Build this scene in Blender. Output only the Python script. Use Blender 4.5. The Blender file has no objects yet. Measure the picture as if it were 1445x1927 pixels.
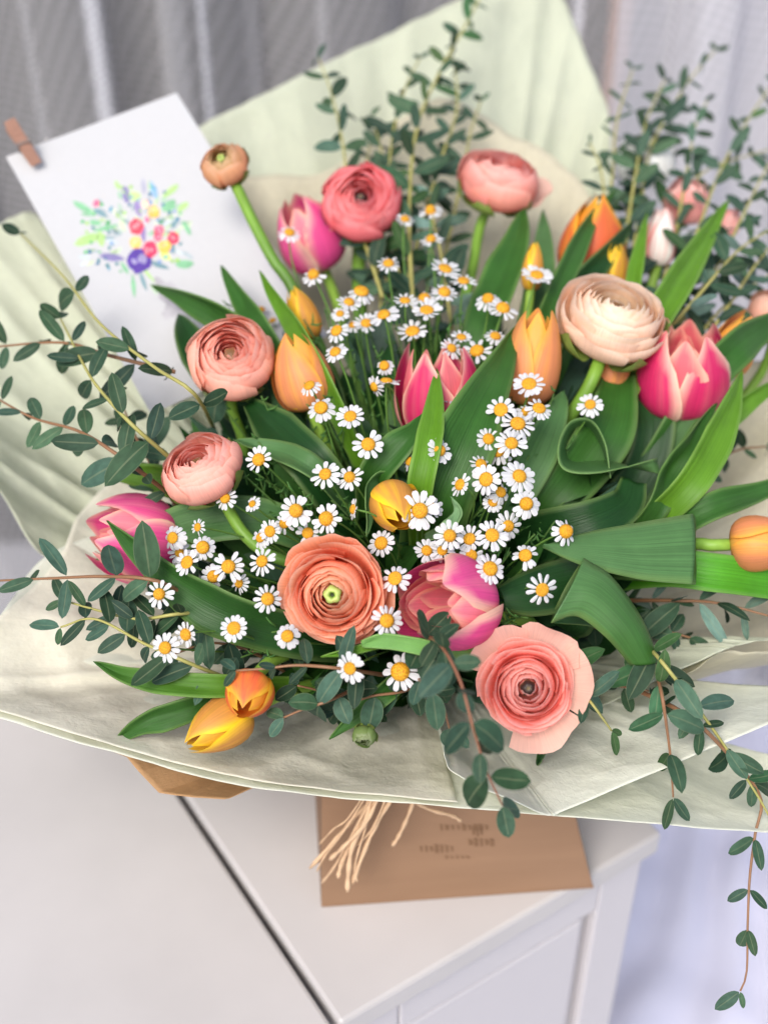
import bpy, math, random
import numpy as np
from mathutils import Vector, Matrix, Quaternion, noise as mnoise

S = bpy.context.scene
COL = S.collection
R = math.radians
rng = random.Random(7)

# ------------------------------------------------------------------ camera
PITCH = R(40.0); CH = 0.787; FPX = 2600.0; CX, CY = 722.5, 963.5
cam_d = bpy.data.cameras.new('camera')
cam = bpy.data.objects.new('camera', cam_d); COL.objects.link(cam)
cam.location = (0, 0, CH); cam.rotation_euler = (R(90) - PITCH, 0, 0)
cam_d.sensor_fit = 'VERTICAL'; cam_d.sensor_height = 24.0
cam_d.lens = FPX / 1927.0 * 24.0
cam_d.clip_start = 0.02; cam_d.clip_end = 50
cam_d.dof.use_dof = True; cam_d.dof.focus_distance = 0.755; cam_d.dof.aperture_fstop = 2.5
S.camera = cam
# ------------------------------------------------------------------ world, sun, exposure
SUN_EL, SUN_AZ = R(50), R(203)      # azimuth clockwise from +Y
w = bpy.data.worlds.new("World"); S.world = w; w.use_nodes = True
nt = w.node_tree; bg = nt.nodes['Background']
sky = nt.nodes.new('ShaderNodeTexSky'); sky.sky_type = 'NISHITA'; sky.sun_disc = False
sky.sun_elevation = SUN_EL; sky.sun_rotation = SUN_AZ
sky.air_density = 1.0; sky.dust_density = 3.0; sky.ozone_density = 0.6
nt.links.new(sky.outputs[0], bg.inputs[0]); bg.inputs[1].default_value = 0.12
sd = bpy.data.lights.new('sun', 'SUN'); sd.energy = 1.5; sd.angle = R(24); sd.color = (1, .975, .94)
so = bpy.data.objects.new('sun', sd); COL.objects.link(so)
sdir = Vector((math.sin(SUN_AZ) * math.cos(SUN_EL), math.cos(SUN_AZ) * math.cos(SUN_EL), math.sin(SUN_EL)))
so.rotation_euler = (-sdir).to_track_quat('-Z', 'Y').to_euler()
S.view_settings.view_transform = 'Standard'; S.view_settings.look = 'None'
S.view_settings.exposure = 0.84; S.view_settings.gamma = 1.0
S.cycles.max_bounces = 10; S.cycles.transparent_max_bounces = 24
S.cycles.diffuse_bounces = 5

# ------------------------------------------------------------------ frame helpers
RT = Vector((1, 0, 0)); UP = Vector((0, math.sin(PITCH), math.cos(PITCH))); FW = Vector((0, math.cos(PITCH), -math.sin(PITCH)))
CAM = Vector((0, 0, CH))
def at(px, py, d): return CAM + d * (FW + RT * ((px - CX) / FPX) - UP * ((py - CY) / FPX))
def at_z(px, py, z):
    v = FW + RT * ((px - CX) / FPX) - UP * ((py - CY) / FPX)
    return CAM + v * ((z - CH) / v.z)
def cdir(a, b, c): return (RT * a + UP * b - FW * c).normalized()
DT = [(-50, 1.10), (0, 1.085), (150, 1.04), (300, .98), (380, .94), (500, .89), (650, .83), (800, .785), (950, .755), (1100, .735), (1290, .722), (1400, .735), (1550, .742), (2000, .72)]
def D(px, py):
    d = float(np.interp(py, [a for a, b in DT], [b for a, b in DT]))
    return d + .05 * ((px - 760) / 700.0) ** 2
BIND = Vector((0.03, 0.66, 0.12))

def sm(x, a, b):
    t = min(max((x - a) / (b - a), 0), 1); return t * t * (3 - 2 * t)
def lerp(a, b, t): return a + (b - a) * t
def mixc(a, b, t): return tuple(a[i] + (b[i] - a[i]) * t for i in range(3))
def srgb(r, g, b):
    f = lambda c: ((c / 255) / 12.92) if c / 255 <= .04045 else (((c / 255) + .055) / 1.055) ** 2.4
    return (f(r), f(g), f(b))
def jit(c, r, a): 
    k = 1 + r.uniform(-a, a); return tuple(min(1, x * k * (1 + r.uniform(-a, a) * .3)) for x in c)

def catmull(pts, n):
    P = [Vector(p) for p in pts]; P = [P[0] * 2 - P[1]] + P + [P[-1] * 2 - P[-2]]
    m = len(P) - 3; out = []
    for i in range(n):
        s = i / (n - 1) * m; k = min(int(s), m - 1); t = s - k
        a, b, c, d = P[k:k + 4]
        out.append(.5 * ((2 * b) + (c - a) * t + (2 * a - 5 * b + 4 * c - d) * t * t + (3 * b - a - 3 * c + d) * t ** 3))
    return out
def catmull1(vals, n):
    return [v.x for v in catmull([(x, 0, 0) for x in vals], n)]

# ------------------------------------------------------------------ mesh helpers
def set_attrs(me, cols, uvs):
    if cols is not None:
        a = me.color_attributes.new('Col', 'FLOAT_COLOR', 'POINT')
        c = np.ones((len(me.vertices), 4), np.float32); c[:, :3] = np.array(cols, np.float32).reshape(-1, 3)
        a.data.foreach_set('color', c.ravel())
    if uvs is not None:
        a = me.color_attributes.new('UVp', 'FLOAT_COLOR', 'POINT')
        c = np.zeros((len(me.vertices), 4), np.float32); c[:, :2] = np.array(uvs, np.float32).reshape(-1, 2); c[:, 3] = 1
        a.data.foreach_set('color', c.ravel())
def mesh(name, verts, faces, mat, cols=None, uvs=None, smooth=True):
    me = bpy.data.meshes.new(name); me.from_pydata([tuple(v) for v in verts], [], faces)
    if smooth: me.polygons.foreach_set('use_smooth', [True] * len(me.polygons))
    if mat: me.materials.append(mat)
    set_attrs(me, cols, uvs); me.update(); return me
def link(name, me, parent=None, m=None):
    o = bpy.data.objects.new(name, me); COL.objects.link(o)
    if parent: o.parent = parent
    if m is not None: o.matrix_basis = m
    return o
def gridmesh(name, P, mat, cols=None, uvs=None, closed=False):
    nu, nv = len(P), len(P[0]); V = [p for r_ in P for p in r_]; F = []
    for i in range(nu if closed else nu - 1):
        for j in range(nv - 1):
            a = i * nv + j; b = ((i + 1) % nu) * nv + j; F.append((a, b, b + 1, a + 1))
    c = None if cols is None else [x for r_ in cols for x in r_]
    if uvs is None: uvs = [(i / max(1, nu - 1), j / (nv - 1)) for i in range(nu) for j in range(nv)]
    return mesh(name, V, F, mat, c, uvs)
def tag(o, label=None, cat=None, group=None, kind=None):
    if label: o['label'] = label
    if cat: o['category'] = cat
    if group: o['group'] = group
    if kind: o['kind'] = kind
    return o
def empty(name, loc, label, cat, group=None):
    o = bpy.data.objects.new(name, None); COL.objects.link(o); o.location = loc; o.empty_display_size = .01
    return tag(o, label, cat, group)
def tube_data(pts, rad, ns=7, cols=None):
    P = [Vector(p) for p in pts]; n = len(P); V = []; F = []; C = []; U = []
    t0 = (P[1] - P[0]).normalized(); ref = t0.orthogonal().normalized()
    for i, p in enumerate(P):
        t = (P[min(i + 1, n - 1)] - P[max(i - 1, 0)]).normalized()
        ref = (ref - t * ref.dot(t)).normalized(); b = t.cross(ref)
        r = rad[i] if hasattr(rad, '__len__') else rad
        for k in range(ns):
            a = 2 * math.pi * k / ns
            V.append(p + (ref * math.cos(a) + b * math.sin(a)) * r)
            C.append(cols[i] if cols else (1, 1, 1)); U.append((k / ns, i / (n - 1)))
    for i in range(n - 1):
        for k in range(ns):
            a = i * ns + k; b2 = i * ns + (k + 1) % ns; F.append((a, b2, b2 + ns, a + ns))
    F.append(tuple(range(ns))[::-1]); F.append(tuple((n - 1) * ns + k for k in range(ns)))
    return V, F, C, U
def tube(name, pts, rad, mat, parent=None, ns=7, cols=None, org=None):
    V, F, C, U = tube_data(pts, rad, ns, cols)
    if org is not None: V = [v - org for v in V]
    return link(name, mesh(name, V, F, mat, C, U), parent)
class MB:
    def __init__(s): s.V = []; s.F = []; s.C = []; s.U = []
    def add(s, V, F, C=None, U=None):
        o = len(s.V); s.V += [Vector(v) for v in V]; s.F += [tuple(i + o for i in f) for f in F]
        s.C += list(C) if C else [(1, 1, 1)] * len(V); s.U += list(U) if U else [(0, 0)] * len(V)
    def prism(s, base, top, col=(1, 1, 1)):
        n = len(base); F = [tuple(range(n))[::-1], tuple(range(n, 2 * n))] + [(i, (i + 1) % n, (i + 1) % n + n, i + n) for i in range(n)]
        s.add(list(base) + list(top), F, [col] * 2 * n)
    def build(s, name, mat, parent=None, smooth=False):
        return link(name, mesh(name, s.V, s.F, mat, s.C, s.U, smooth), parent)
def bevel(o, w_, seg=2):
    m = o.modifiers.new('bevel', 'BEVEL'); m.width = w_; m.segments = seg; m.limit_method = 'ANGLE'; return o

# ------------------------------------------------------------------ materials
def newmat(name):
    m = bpy.data.materials.new(name); m.use_nodes = True
    n = m.node_tree.nodes; l = m.node_tree.links; return m, n, l, n['Principled BSDF'], n['Material Output']
def N(n, t, **kw):
    x = n.new(t)
    for k, v in kw.items(): setattr(x, k, v)
    return x
def surf(name, kind, rough=.5, spec=.3, transl=.3, streak=(30, 2.0), samt=.25, bump=.15, tint=(1, 1, 1), sheen=0, back=None, rib=False):
    """pigment from the Col attribute, fine streaks along the petal or leaf, thin and translucent"""
    m, n, l, p, out = newmat(name)
    ca = N(n, 'ShaderNodeAttribute', attribute_name='Col'); ua = N(n, 'ShaderNodeAttribute', attribute_name='UVp')
    mp = N(n, 'ShaderNodeMapping'); mp.inputs['Scale'].default_value = (streak[0], streak[1], 1)
    l.new(ua.outputs['Vector'], mp.inputs[0])
    oi = N(n, 'ShaderNodeObjectInfo')
    mul = N(n, 'ShaderNodeMath', operation='MULTIPLY'); mul.inputs[1].default_value = 37.0
    l.new(oi.outputs['Random'], mul.inputs[0])
    l.new(mul.outputs[0], mp.inputs['Location'])
    no = N(n, 'ShaderNodeTexNoise'); no.inputs['Scale'].default_value = 1.0; no.inputs['Detail'].default_value = 3
    l.new(mp.outputs[0], no.inputs['Vector'])
    mr = N(n, 'ShaderNodeMapRange'); mr.inputs[1].default_value = .3; mr.inputs[2].default_value = .7
    mr.inputs[3].default_value = 1 - samt; mr.inputs[4].default_value = 1 + samt * .6
    l.new(no.outputs[0], mr.inputs[0])
    g = N(n, 'ShaderNodeNewGeometry')
    n2 = N(n, 'ShaderNodeTexNoise'); n2.inputs['Scale'].default_value = 60; n2.inputs['Detail'].default_value = 4
    l.new(g.outputs['Position'], n2.inputs['Vector'])
    mr2 = N(n, 'ShaderNodeMapRange'); mr2.inputs[1].default_value = .3; mr2.inputs[2].default_value = .7
    mr2.inputs[3].default_value = 1 - samt * .6; mr2.inputs[4].default_value = 1 + samt * .4
    l.new(n2.outputs[0], mr2.inputs[0])
    mm = N(n, 'ShaderNodeMath', operation='MULTIPLY'); l.new(mr.outputs[0], mm.inputs[0]); l.new(mr2.outputs[0], mm.inputs[1])
    vm = N(n, 'ShaderNodeVectorMath', operation='SCALE'); l.new(ca.outputs['Color'], vm.inputs[0]); l.new(mm.outputs[0], vm.inputs['Scale'])
    vt = N(n, 'ShaderNodeVectorMath', operation='MULTIPLY'); l.new(vm.outputs[0], vt.inputs[0]); vt.inputs[1].default_value = tint
    colr = vt.outputs[0]
    if rib:
        rv = N(n, 'ShaderNodeMapRange'); rv.inputs[3].default_value = .72; rv.inputs[4].default_value = 1.45; l.new(oi.outputs['Random'], rv.inputs[0])
        hs = N(n, 'ShaderNodeHueSaturation'); l.new(colr, hs.inputs['Color']); l.new(rv.outputs[0], hs.inputs['Value'])
        rh_ = N(n, 'ShaderNodeMath', operation='FRACT'); m7 = N(n, 'ShaderNodeMath', operation='MULTIPLY'); m7.inputs[1].default_value = 7.3; l.new(oi.outputs['Random'], m7.inputs[0]); l.new(m7.outputs[0], rh_.inputs[0])
        rw = N(n, 'ShaderNodeMapRange'); rw.inputs[3].default_value = .47; rw.inputs[4].default_value = .535; l.new(rh_.outputs[0], rw.inputs[0]); l.new(rw.outputs[0], hs.inputs['Hue'])
        colr = hs.outputs[0]
    if rib:   # pale midrib and pale rim of a leaf
        sx = N(n, 'ShaderNodeSeparateXYZ'); l.new(ua.outputs['Vector'], sx.inputs[0])
        ab = N(n, 'ShaderNodeMath', operation='SUBTRACT'); ab.inputs[1].default_value = .5; l.new(sx.outputs[0], ab.inputs[0])
        a2 = N(n, 'ShaderNodeMath', operation='ABSOLUTE'); l.new(ab.outputs[0], a2.inputs[0])
        r1 = N(n, 'ShaderNodeMapRange'); r1.inputs[1].default_value = .02; r1.inputs[2].default_value = .05; r1.inputs[3].default_value = .3; r1.inputs[4].default_value = 0
        l.new(a2.outputs[0], r1.inputs[0])
        r2 = N(n, 'ShaderNodeMapRange'); r2.inputs[1].default_value = .46; r2.inputs[2].default_value = .495; r2.inputs[3].default_value = 0; r2.inputs[4].default_value = .35
        l.new(a2.outputs[0], r2.inputs[0])
        mx = N(n, 'ShaderNodeMath', operation='MAXIMUM'); l.new(r1.outputs[0], mx.inputs[0]); l.new(r2.outputs[0], mx.inputs[1])
        mc = N(n, 'ShaderNodeMix', data_type='RGBA'); l.new(mx.outputs[0], mc.inputs[0]); l.new(colr, mc.inputs[6]); mc.inputs[7].default_value = (.16, .2, .10, 1)
        colr = mc.outputs[2]
    if back:
        mb = N(n, 'ShaderNodeMix', data_type='RGBA'); l.new(g.outputs['Backfacing'], mb.inputs[0]); l.new(colr, mb.inputs[6])
        bk = N(n, 'ShaderNodeVectorMath', operation='MULTIPLY'); l.new(colr, bk.inputs[0]); bk.inputs[1].default_value = back
        l.new(bk.outputs[0], mb.inputs[7]); colr = mb.outputs[2]
    l.new(colr, p.inputs['Base Color'])
    p.inputs['Roughness'].default_value = rough; p.inputs['Specular IOR Level'].default_value = spec
    p.inputs['Sheen Weight'].default_value = sheen
    bp = N(n, 'ShaderNodeBump'); bp.inputs['Strength'].default_value = bump; bp.inputs['Distance'].default_value = .001
    l.new(no.outputs[0], bp.inputs['Height']); l.new(bp.outputs[0], p.inputs['Normal'])
    tr = N(n, 'ShaderNodeBsdfTranslucent'); l.new(colr, tr.inputs[0])
    mix = N(n, 'ShaderNodeMixShader'); mix.inputs[0].default_value = transl
    l.new(p.outputs[0], mix.inputs[1]); l.new(tr.outputs[0], mix.inputs[2]); l.new(mix.outputs[0], out.inputs[0])
    return m
M_PETAL = surf('ranunculus_petal', 'p', .6, .15, .42, (70, 1.4), .085, .10)
M_TULIP = surf('tulip_petal', 't', .45, .28, .25, (60, 1.0), .13, .2)
M_WHITE = surf('daisy_petal', 'w', .5, .3, .3, (6, .6), .05, .4)
M_LEAF = surf('tulip_leaf_skin', 'l', .42, .32, .2, (46, .8), .2, .45)
M_EUC = surf('eucalyptus_skin', 'e', .6, .16, .10, (4, 5), .22, .2, rib=True, back=(1.5, 1.35, 1.5))
M_STEM = surf('stem_skin', 's', .45, .35, .05, (5, 8), .14, .2)
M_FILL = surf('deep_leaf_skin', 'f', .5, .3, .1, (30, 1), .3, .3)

def plain(name, col, rough=.6, spec=.3, nscale=40, namt=.06, bump=0., stretch=(1, 1, 1), metal=0, attr=False, bscale=None):
    m, n, l, p, out = newmat(name)
    tc = N(n, 'ShaderNodeTexCoord'); mp = N(n, 'ShaderNodeMapping'); mp.inputs['Scale'].default_value = stretch
    l.new(tc.outputs['Object'], mp.inputs[0])
    no = N(n, 'ShaderNodeTexNoise'); no.inputs['Scale'].default_value = nscale; no.inputs['Detail'].default_value = 6
    l.new(mp.outputs[0], no.inputs['Vector'])
    mr = N(n, 'ShaderNodeMapRange'); mr.inputs[1].default_value = .25; mr.inputs[2].default_value = .75
    mr.inputs[3].default_value = 1 - namt; mr.inputs[4].default_value = 1 + namt; l.new(no.outputs[0], mr.inputs[0])
    vm = N(n, 'ShaderNodeVectorMath', operation='SCALE'); l.new(mr.outputs[0], vm.inputs['Scale'])
    if attr:
        ca = N(n, 'ShaderNodeAttribute', attribute_name='Col'); l.new(ca.outputs['Color'], vm.inputs[0])
    else: vm.inputs[0].default_value = col
    l.new(vm.outputs[0], p.inputs['Base Color']); p.inputs['Roughness'].default_value = rough
    p.inputs['Specular IOR Level'].default_value = spec; p.inputs['Metallic'].default_value = metal
    if bump:
        nb = no
        if bscale:
            nb = N(n, 'ShaderNodeTexNoise'); nb.inputs['Scale'].default_value = bscale; nb.inputs['Detail'].default_value = 5; l.new(mp.outputs[0], nb.inputs['Vector'])
        bp = N(n, 'ShaderNodeBump'); bp.inputs['Strength'].default_value = bump; bp.inputs['Distance'].default_value = .002
        l.new(nb.outputs[0], bp.inputs['Height']); l.new(bp.outputs[0], p.inputs['Normal'])
    return m
def tissue(name, col, transl=.45, fib=.1, alpha=.0):
    m, n, l, p, out = newmat(name)
    ua = N(n, 'ShaderNodeAttribute', attribute_name='UVp'); mp = N(n, 'ShaderNodeMapping'); mp.inputs['Scale'].default_value = (60, 14, 1); l.new(ua.outputs['Vector'], mp.inputs[0])
    n1 = N(n, 'ShaderNodeTexNoise'); n1.inputs['Scale'].default_value = 2; n1.inputs['Detail'].default_value = 8; n1.inputs['Distortion'].default_value = 1.2; l.new(mp.outputs[0], n1.inputs['Vector'])
    g = N(n, 'ShaderNodeNewGeometry')
    n2 = N(n, 'ShaderNodeTexNoise'); n2.inputs['Scale'].default_value = 260; n2.inputs['Detail'].default_value = 6; l.new(g.outputs['Position'], n2.inputs['Vector'])
    n3 = N(n, 'ShaderNodeTexNoise'); n3.inputs['Scale'].default_value = 9; n3.inputs['Detail'].default_value = 4; l.new(g.outputs['Position'], n3.inputs['Vector'])
    ad = N(n, 'ShaderNodeMath', operation='ADD'); l.new(n1.outputs[0], ad.inputs[0]); l.new(n2.outputs[0], ad.inputs[1])
    ad2 = N(n, 'ShaderNodeMath', operation='ADD'); l.new(ad.outputs[0], ad2.inputs[0]); l.new(n3.outputs[0], ad2.inputs[1])
    mr = N(n, 'ShaderNodeMapRange'); mr.inputs[1].default_value = 1.1; mr.inputs[2].default_value = 1.9; mr.inputs[3].default_value = 1 - fib; mr.inputs[4].default_value = 1 + fib * .6
    l.new(ad2.outputs[0], mr.inputs[0])
    vm = N(n, 'ShaderNodeVectorMath', operation='SCALE'); vm.inputs[0].default_value = col; l.new(mr.outputs[0], vm.inputs['Scale'])
    l.new(vm.outputs[0], p.inputs['Base Color']); p.inputs['Roughness'].default_value = .6; p.inputs['Specular IOR Level'].default_value = .25
    bp = N(n, 'ShaderNodeBump'); bp.inputs['Strength'].default_value = .35; bp.inputs['Distance'].default_value = .0012; l.new(ad.outputs[0], bp.inputs['Height']); l.new(bp.outputs[0], p.inputs['Normal'])
    vo = N(n, 'ShaderNodeTexVoronoi', feature='F1'); vo.inputs['Scale'].default_value = 12
    n4 = N(n, 'ShaderNodeTexNoise'); n4.inputs['Scale'].default_value = 7; n4.inputs['Detail'].default_value = 3; l.new(g.outputs['Position'], n4.inputs['Vector'])
    wv = N(n, 'ShaderNodeVectorMath', operation='MULTIPLY_ADD'); l.new(n4.outputs['Color'], wv.inputs[0]); wv.inputs[1].default_value = (.14, .14, .14); l.new(g.outputs['Position'], wv.inputs[2])
    l.new(wv.outputs[0], vo.inputs['Vector'])
    b2 = N(n, 'ShaderNodeBump'); b2.inputs['Strength'].default_value = .42; b2.inputs['Distance'].default_value = .010; l.new(vo.outputs['Distance'], b2.inputs['Height']); l.new(bp.outputs[0], b2.inputs['Normal']); l.new(b2.outputs[0], p.inputs['Normal'])
    tr = N(n, 'ShaderNodeBsdfTranslucent'); l.new(vm.outputs[0], tr.inputs[0]); l.new(b2.outputs[0], tr.inputs['Normal'])
    mix = N(n, 'ShaderNodeMixShader'); mix.inputs[0].default_value = transl; l.new(p.outputs[0], mix.inputs[1]); l.new(tr.outputs[0], mix.inputs[2])
    last = mix.outputs[0]
    if alpha > 0:
        tp = N(n, 'ShaderNodeBsdfTransparent'); m2 = N(n, 'ShaderNodeMixShader'); m2.inputs[0].default_value = alpha
        l.new(last, m2.inputs[1]); l.new(tp.outputs[0], m2.inputs[2]); last = m2.outputs[0]
    l.new(last, out.inputs[0]); return m
M_PAPER_G = tissue('green_tissue', srgb(216, 220, 199), .42, .06)
M_PAPER_W = tissue('white_green_tissue', srgb(233, 235, 220), .30, .06)
M_PAPER_C = tissue('cream_tissue', srgb(238, 235, 217), .26, .06)
M_PAPER_B = tissue('beige_tissue', srgb(214, 208, 184), .3, .1)
M_KRAFT = plain('kraft_card', srgb(140, 110, 86), .75, .2, 12, .06, .15, (1, 1, 6))
M_KRAFTP = tissue('kraft_paper', srgb(190, 150, 108), .15, .08)
M_STAMP = plain('stamp_ink', srgb(119, 91, 69), .8, .1)
M_CARD = plain('card_stock', (.50, .50, .50), .7, .2, 200, .015, .1)
M_PRINT = plain('printed_watercolour', (1, 1, 1), .7, .15, 160, .16, attr=True)
M_WOOD = plain('peg_wood', srgb(150, 112, 94), .6, .3, 60, .12, .2, (1, 1, 8))
M_STEEL = plain('steel_wire', (.3, .28, .27), .35, .5, 30, .05, metal=1)
M_RAFFIA = plain('raffia', srgb(205, 172, 138), .7, .25, 80, .15, .2, attr=False)
M_TABLE = plain('white_stone_top', srgb(184, 180, 178), .34, .4, 9, .07, .05, bscale=90)
M_CAB = plain('white_painted_wood', srgb(190, 186, 188), .45, .35, 5, .02, .03, bscale=60)
M_FLOOR = plain('pale_floor', srgb(190, 190, 196), .5, .3, 3, .05)
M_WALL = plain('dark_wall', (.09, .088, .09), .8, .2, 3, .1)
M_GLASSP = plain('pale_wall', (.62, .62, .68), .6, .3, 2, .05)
M_POST = plain('wooden_post', srgb(200, 165, 150), .6, .3, 8, .08)
M_BAR = plain('white_bar', (.85, .86, .92), .4, .4, 8, .03)
M_CLOTH = plain('draped_cloth', srgb(196, 196, 212), .7, .2, 20, .04)
def curtain_mat(name, col, dens):
    m, n, l, p, out = newmat(name)
    ua = N(n, 'ShaderNodeAttribute', attribute_name='UVp')
    mp = N(n, 'ShaderNodeMapping'); mp.inputs['Scale'].default_value = (620, 420, 1); mp.inputs['Rotation'].default_value = (0, 0, .5); l.new(ua.outputs['Vector'], mp.inputs[0])
    sx = N(n, 'ShaderNodeSeparateXYZ'); l.new(mp.outputs[0], sx.inputs[0])
    s1 = N(n, 'ShaderNodeMath', operation='SINE'); l.new(sx.outputs[0], s1.inputs[0]); s2 = N(n, 'ShaderNodeMath', operation='SINE'); l.new(sx.outputs[1], s2.inputs[0])
    pr = N(n, 'ShaderNodeMath', operation='MULTIPLY'); l.new(s1.outputs[0], pr.inputs[0]); l.new(s2.outputs[0], pr.inputs[1])
    mr = N(n, 'ShaderNodeMapRange'); mr.inputs[1].default_value = -1; mr.inputs[2].default_value = 1; mr.inputs[3].default_value = dens - .14; mr.inputs[4].default_value = dens + .14
    l.new(pr.outputs[0], mr.inputs[0])
    p.inputs['Base Color'].default_value = (*col, 1); p.inputs['Roughness'].default_value = .7
    tl = N(n, 'ShaderNodeBsdfTranslucent'); tl.inputs[0].default_value = (*col, 1)
    a = N(n, 'ShaderNodeMixShader'); a.inputs[0].default_value = .35; l.new(p.outputs[0], a.inputs[1]); l.new(tl.outputs[0], a.inputs[2])
    tp = N(n, 'ShaderNodeBsdfTransparent'); b = N(n, 'ShaderNodeMixShader'); l.new(mr.outputs[0], b.inputs[0]); l.new(tp.outputs[0], b.inputs[1]); l.new(a.outputs[0], b.inputs[2])
    l.new(b.outputs[0], out.inputs[0]); return m
M_CURT_G = curtain_mat('grey_sheer', (.57, .565, .575), .42)
M_CURT_W = curtain_mat('white_sheer', (.76, .75, .79), .60)
def disc_mat():
    m, n, l, p, out = newmat('daisy_disc')
    tc = N(n, 'ShaderNodeTexCoord'); vo = N(n, 'ShaderNodeTexVoronoi'); vo.inputs['Scale'].default_value = 1500
    l.new(tc.outputs['Object'], vo.inputs['Vector'])
    ra = N(n, 'ShaderNodeValToRGB'); ra.color_ramp.elements[0].color = (*srgb(236, 186, 30), 1); ra.color_ramp.elements[1].color = (*srgb(196, 124, 6), 1)
    ra.color_ramp.elements[0].position = .1; ra.color_ramp.elements[1].position = .75
    l.new(vo.outputs['Distance'], ra.inputs[0]); l.new(ra.outputs[0], p.inputs['Base Color'])
    bp = N(n, 'ShaderNodeBump'); bp.invert = True; bp.inputs['Strength'].default_value = .9; bp.inputs['Distance'].default_value = .0004
    l.new(vo.outputs['Distance'], bp.inputs['Height']); l.new(bp.outputs[0], p.inputs['Normal']); p.inputs['Roughness'].default_value = .6
    return m
M_DISC = disc_mat()

# ------------------------------------------------------------------ the setting
def quadbox(name, c4, z0, z1, mat, parent=None, bev=0):
    mb = MB(); mb.prism([Vector((p[0], p[1], z0)) for p in c4], [Vector((p[0], p[1], z1)) for p in c4])
    o = mb.build(name, mat, parent)
    if bev: bevel(o, bev)
    return o
fl = quadbox('floor', [(-4, -3), (4, -3), (4, 3), (-4, 3)], -.80, -.75, M_FLOOR); tag(fl, kind='structure')
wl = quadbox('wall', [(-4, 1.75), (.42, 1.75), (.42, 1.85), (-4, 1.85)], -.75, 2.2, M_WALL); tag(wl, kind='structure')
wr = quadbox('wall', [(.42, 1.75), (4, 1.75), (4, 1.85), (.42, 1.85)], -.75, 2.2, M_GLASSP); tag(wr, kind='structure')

K = at_z(1246, 1568, 0); Fd = (at_z(640, 1927, 0) - K).normalized(); Bd = Vector((Fd.y, -Fd.x, 0)) * 1.0
if Bd.y < 0: Bd = -Bd
def tp(a, b): v = K + Fd * a + Bd * b; return (v.x, v.y)
seamA = (at_z(345, 1500, 0) - K).dot(Fd); g = .0022
cab = empty('cabinet', (K.x, K.y, -.75), 'white painted cabinet with a recessed panel, under the kraft box', 'cabinet')
ko = Vector((K.x, K.y, -.75))
def lbox(name, a0, a1, b0, b1, z0, z1, mat, parent, org, bev=.0015):
    mb = MB(); c = [tp(a0, b0), tp(a1, b0), tp(a1, b1), tp(a0, b1)]
    mb.prism([Vector((p[0], p[1], z0)) - org for p in c], [Vector((p[0], p[1], z1)) - org for p in c])
    return bevel(mb.build(name, mat, parent), bev)
DEP = .42
lbox('top_slab', 0, seamA - g, 0, DEP, -.022, 0, M_TABLE, cab, ko, .003)
lbox('carcass', .012, seamA - g - .004, .016, DEP - .01, -.75, -.0222, M_CAB, cab, ko)
lbox('stile', .008, .046, .006, .0158, -.74, -.024, M_CAB, cab, ko, .002)
lbox('stile', seamA - .05, seamA - g - .003, .006, .0158, -.74, -.024, M_CAB, cab, ko, .002)
lbox('rail', .0465, seamA - .0505, .006, .0158, -.062, -.024, M_CAB, cab, ko, .002)
lbox('rail', .0465, seamA - .0505, .006, .0158, -.74, -.68, M_CAB, cab, ko, .002)
lbox('door_panel', .054, seamA - .058, .009, .0159, -.672, -.07, M_CAB, cab, ko, .004)
lo = Vector((*tp(seamA + g, 0), -.75))
tab = empty('table', lo, 'pale grey stone topped table left of the dark seam', 'table')
lbox('top_slab', seamA + g, seamA + .9, 0, DEP, -.022, 0, M_TABLE, tab, lo, .003)
lbox('base', seamA + g + .006, seamA + .88, .012, DEP - .01, -.75, -.0222, M_CAB, tab, lo)

def curtain(name, x0, x1, y, z0, z1, amp, wl_, mat, label, seed, slant=0.):
    r = random.Random(seed); nu = int((x1 - x0) / wl_ * 14); nv = 14; P = []
    ph = [r.uniform(0, 6) for _ in range(4)]
    for i in range(nu):
        u = i / (nu - 1); row = []
        s = u * (x1 - x0) / wl_ * 2 * math.pi
        for j in range(nv):
            v = j / (nv - 1); z = z1 + (z0 - z1) * v
            a = amp * (1 + .5 * math.sin(s * .23 + ph[0])) * (.8 + .4 * v)
            yy = y + a * math.sin(s + .6 * math.sin(s * .41 + ph[1]) + .25 * v)
            xx = x0 + u * (x1 - x0) + .55 * a * math.sin(2 * s + ph[2]) + slant * v
            row.append((xx, yy, z))
        P.append(row)
    org = Vector((x0, y, z0)); P = [[Vector(q) - org for q in row] for row in P]
    uvs = [(i / (nu - 1) * (x1 - x0), j / (nv - 1) * (z1 - z0)) for i in range(nu) for j in range(nv)]
    o = link(name, gridmesh(name, P, mat, None, uvs)); o.location = org
    return tag(o, label, 'curtain')
curtain('curtain', -1.6, 1.9, 1.5, -.745, 1.1, .035, .16, M_CURT_G, 'grey sheer mesh curtain hanging in folds behind the bouquet', 3)
curtain('curtain', .23, 1.9, 1.4, -.745, 1.1, .03, .13, M_CURT_W, 'whiter sheer curtain at the right, behind the eucalyptus tips', 5, .04)
pst = quadbox('wooden_post', [(.262, 1.58), (.285, 1.58), (.285, 1.61), (.262, 1.61)], -.75, 1.2, M_POST, None, .003)
tag(pst, 'thin pinkish wooden post showing through the sheer curtain', 'post')
for (xa, xb, lb) in [(-.348, -.330, 'bright white window bar behind the curtain, above the card'), (-.216, -.209, 'faint narrow window bar behind the curtain, left of the tall tissue'), (.222, .232, 'pale window bar behind the curtain, just right of the tall tissue'), (.37, .385, 'pale window bar behind the whiter curtain at far right')]:
    wb = quadbox('window_bar', [(xa, 1.60), (xb, 1.60), (xb, 1.63), (xa, 1.63)], -.75, 1.6, M_BAR, None, .003); tag(wb, lb, 'window bar', 'window bars behind the curtain')
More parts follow.
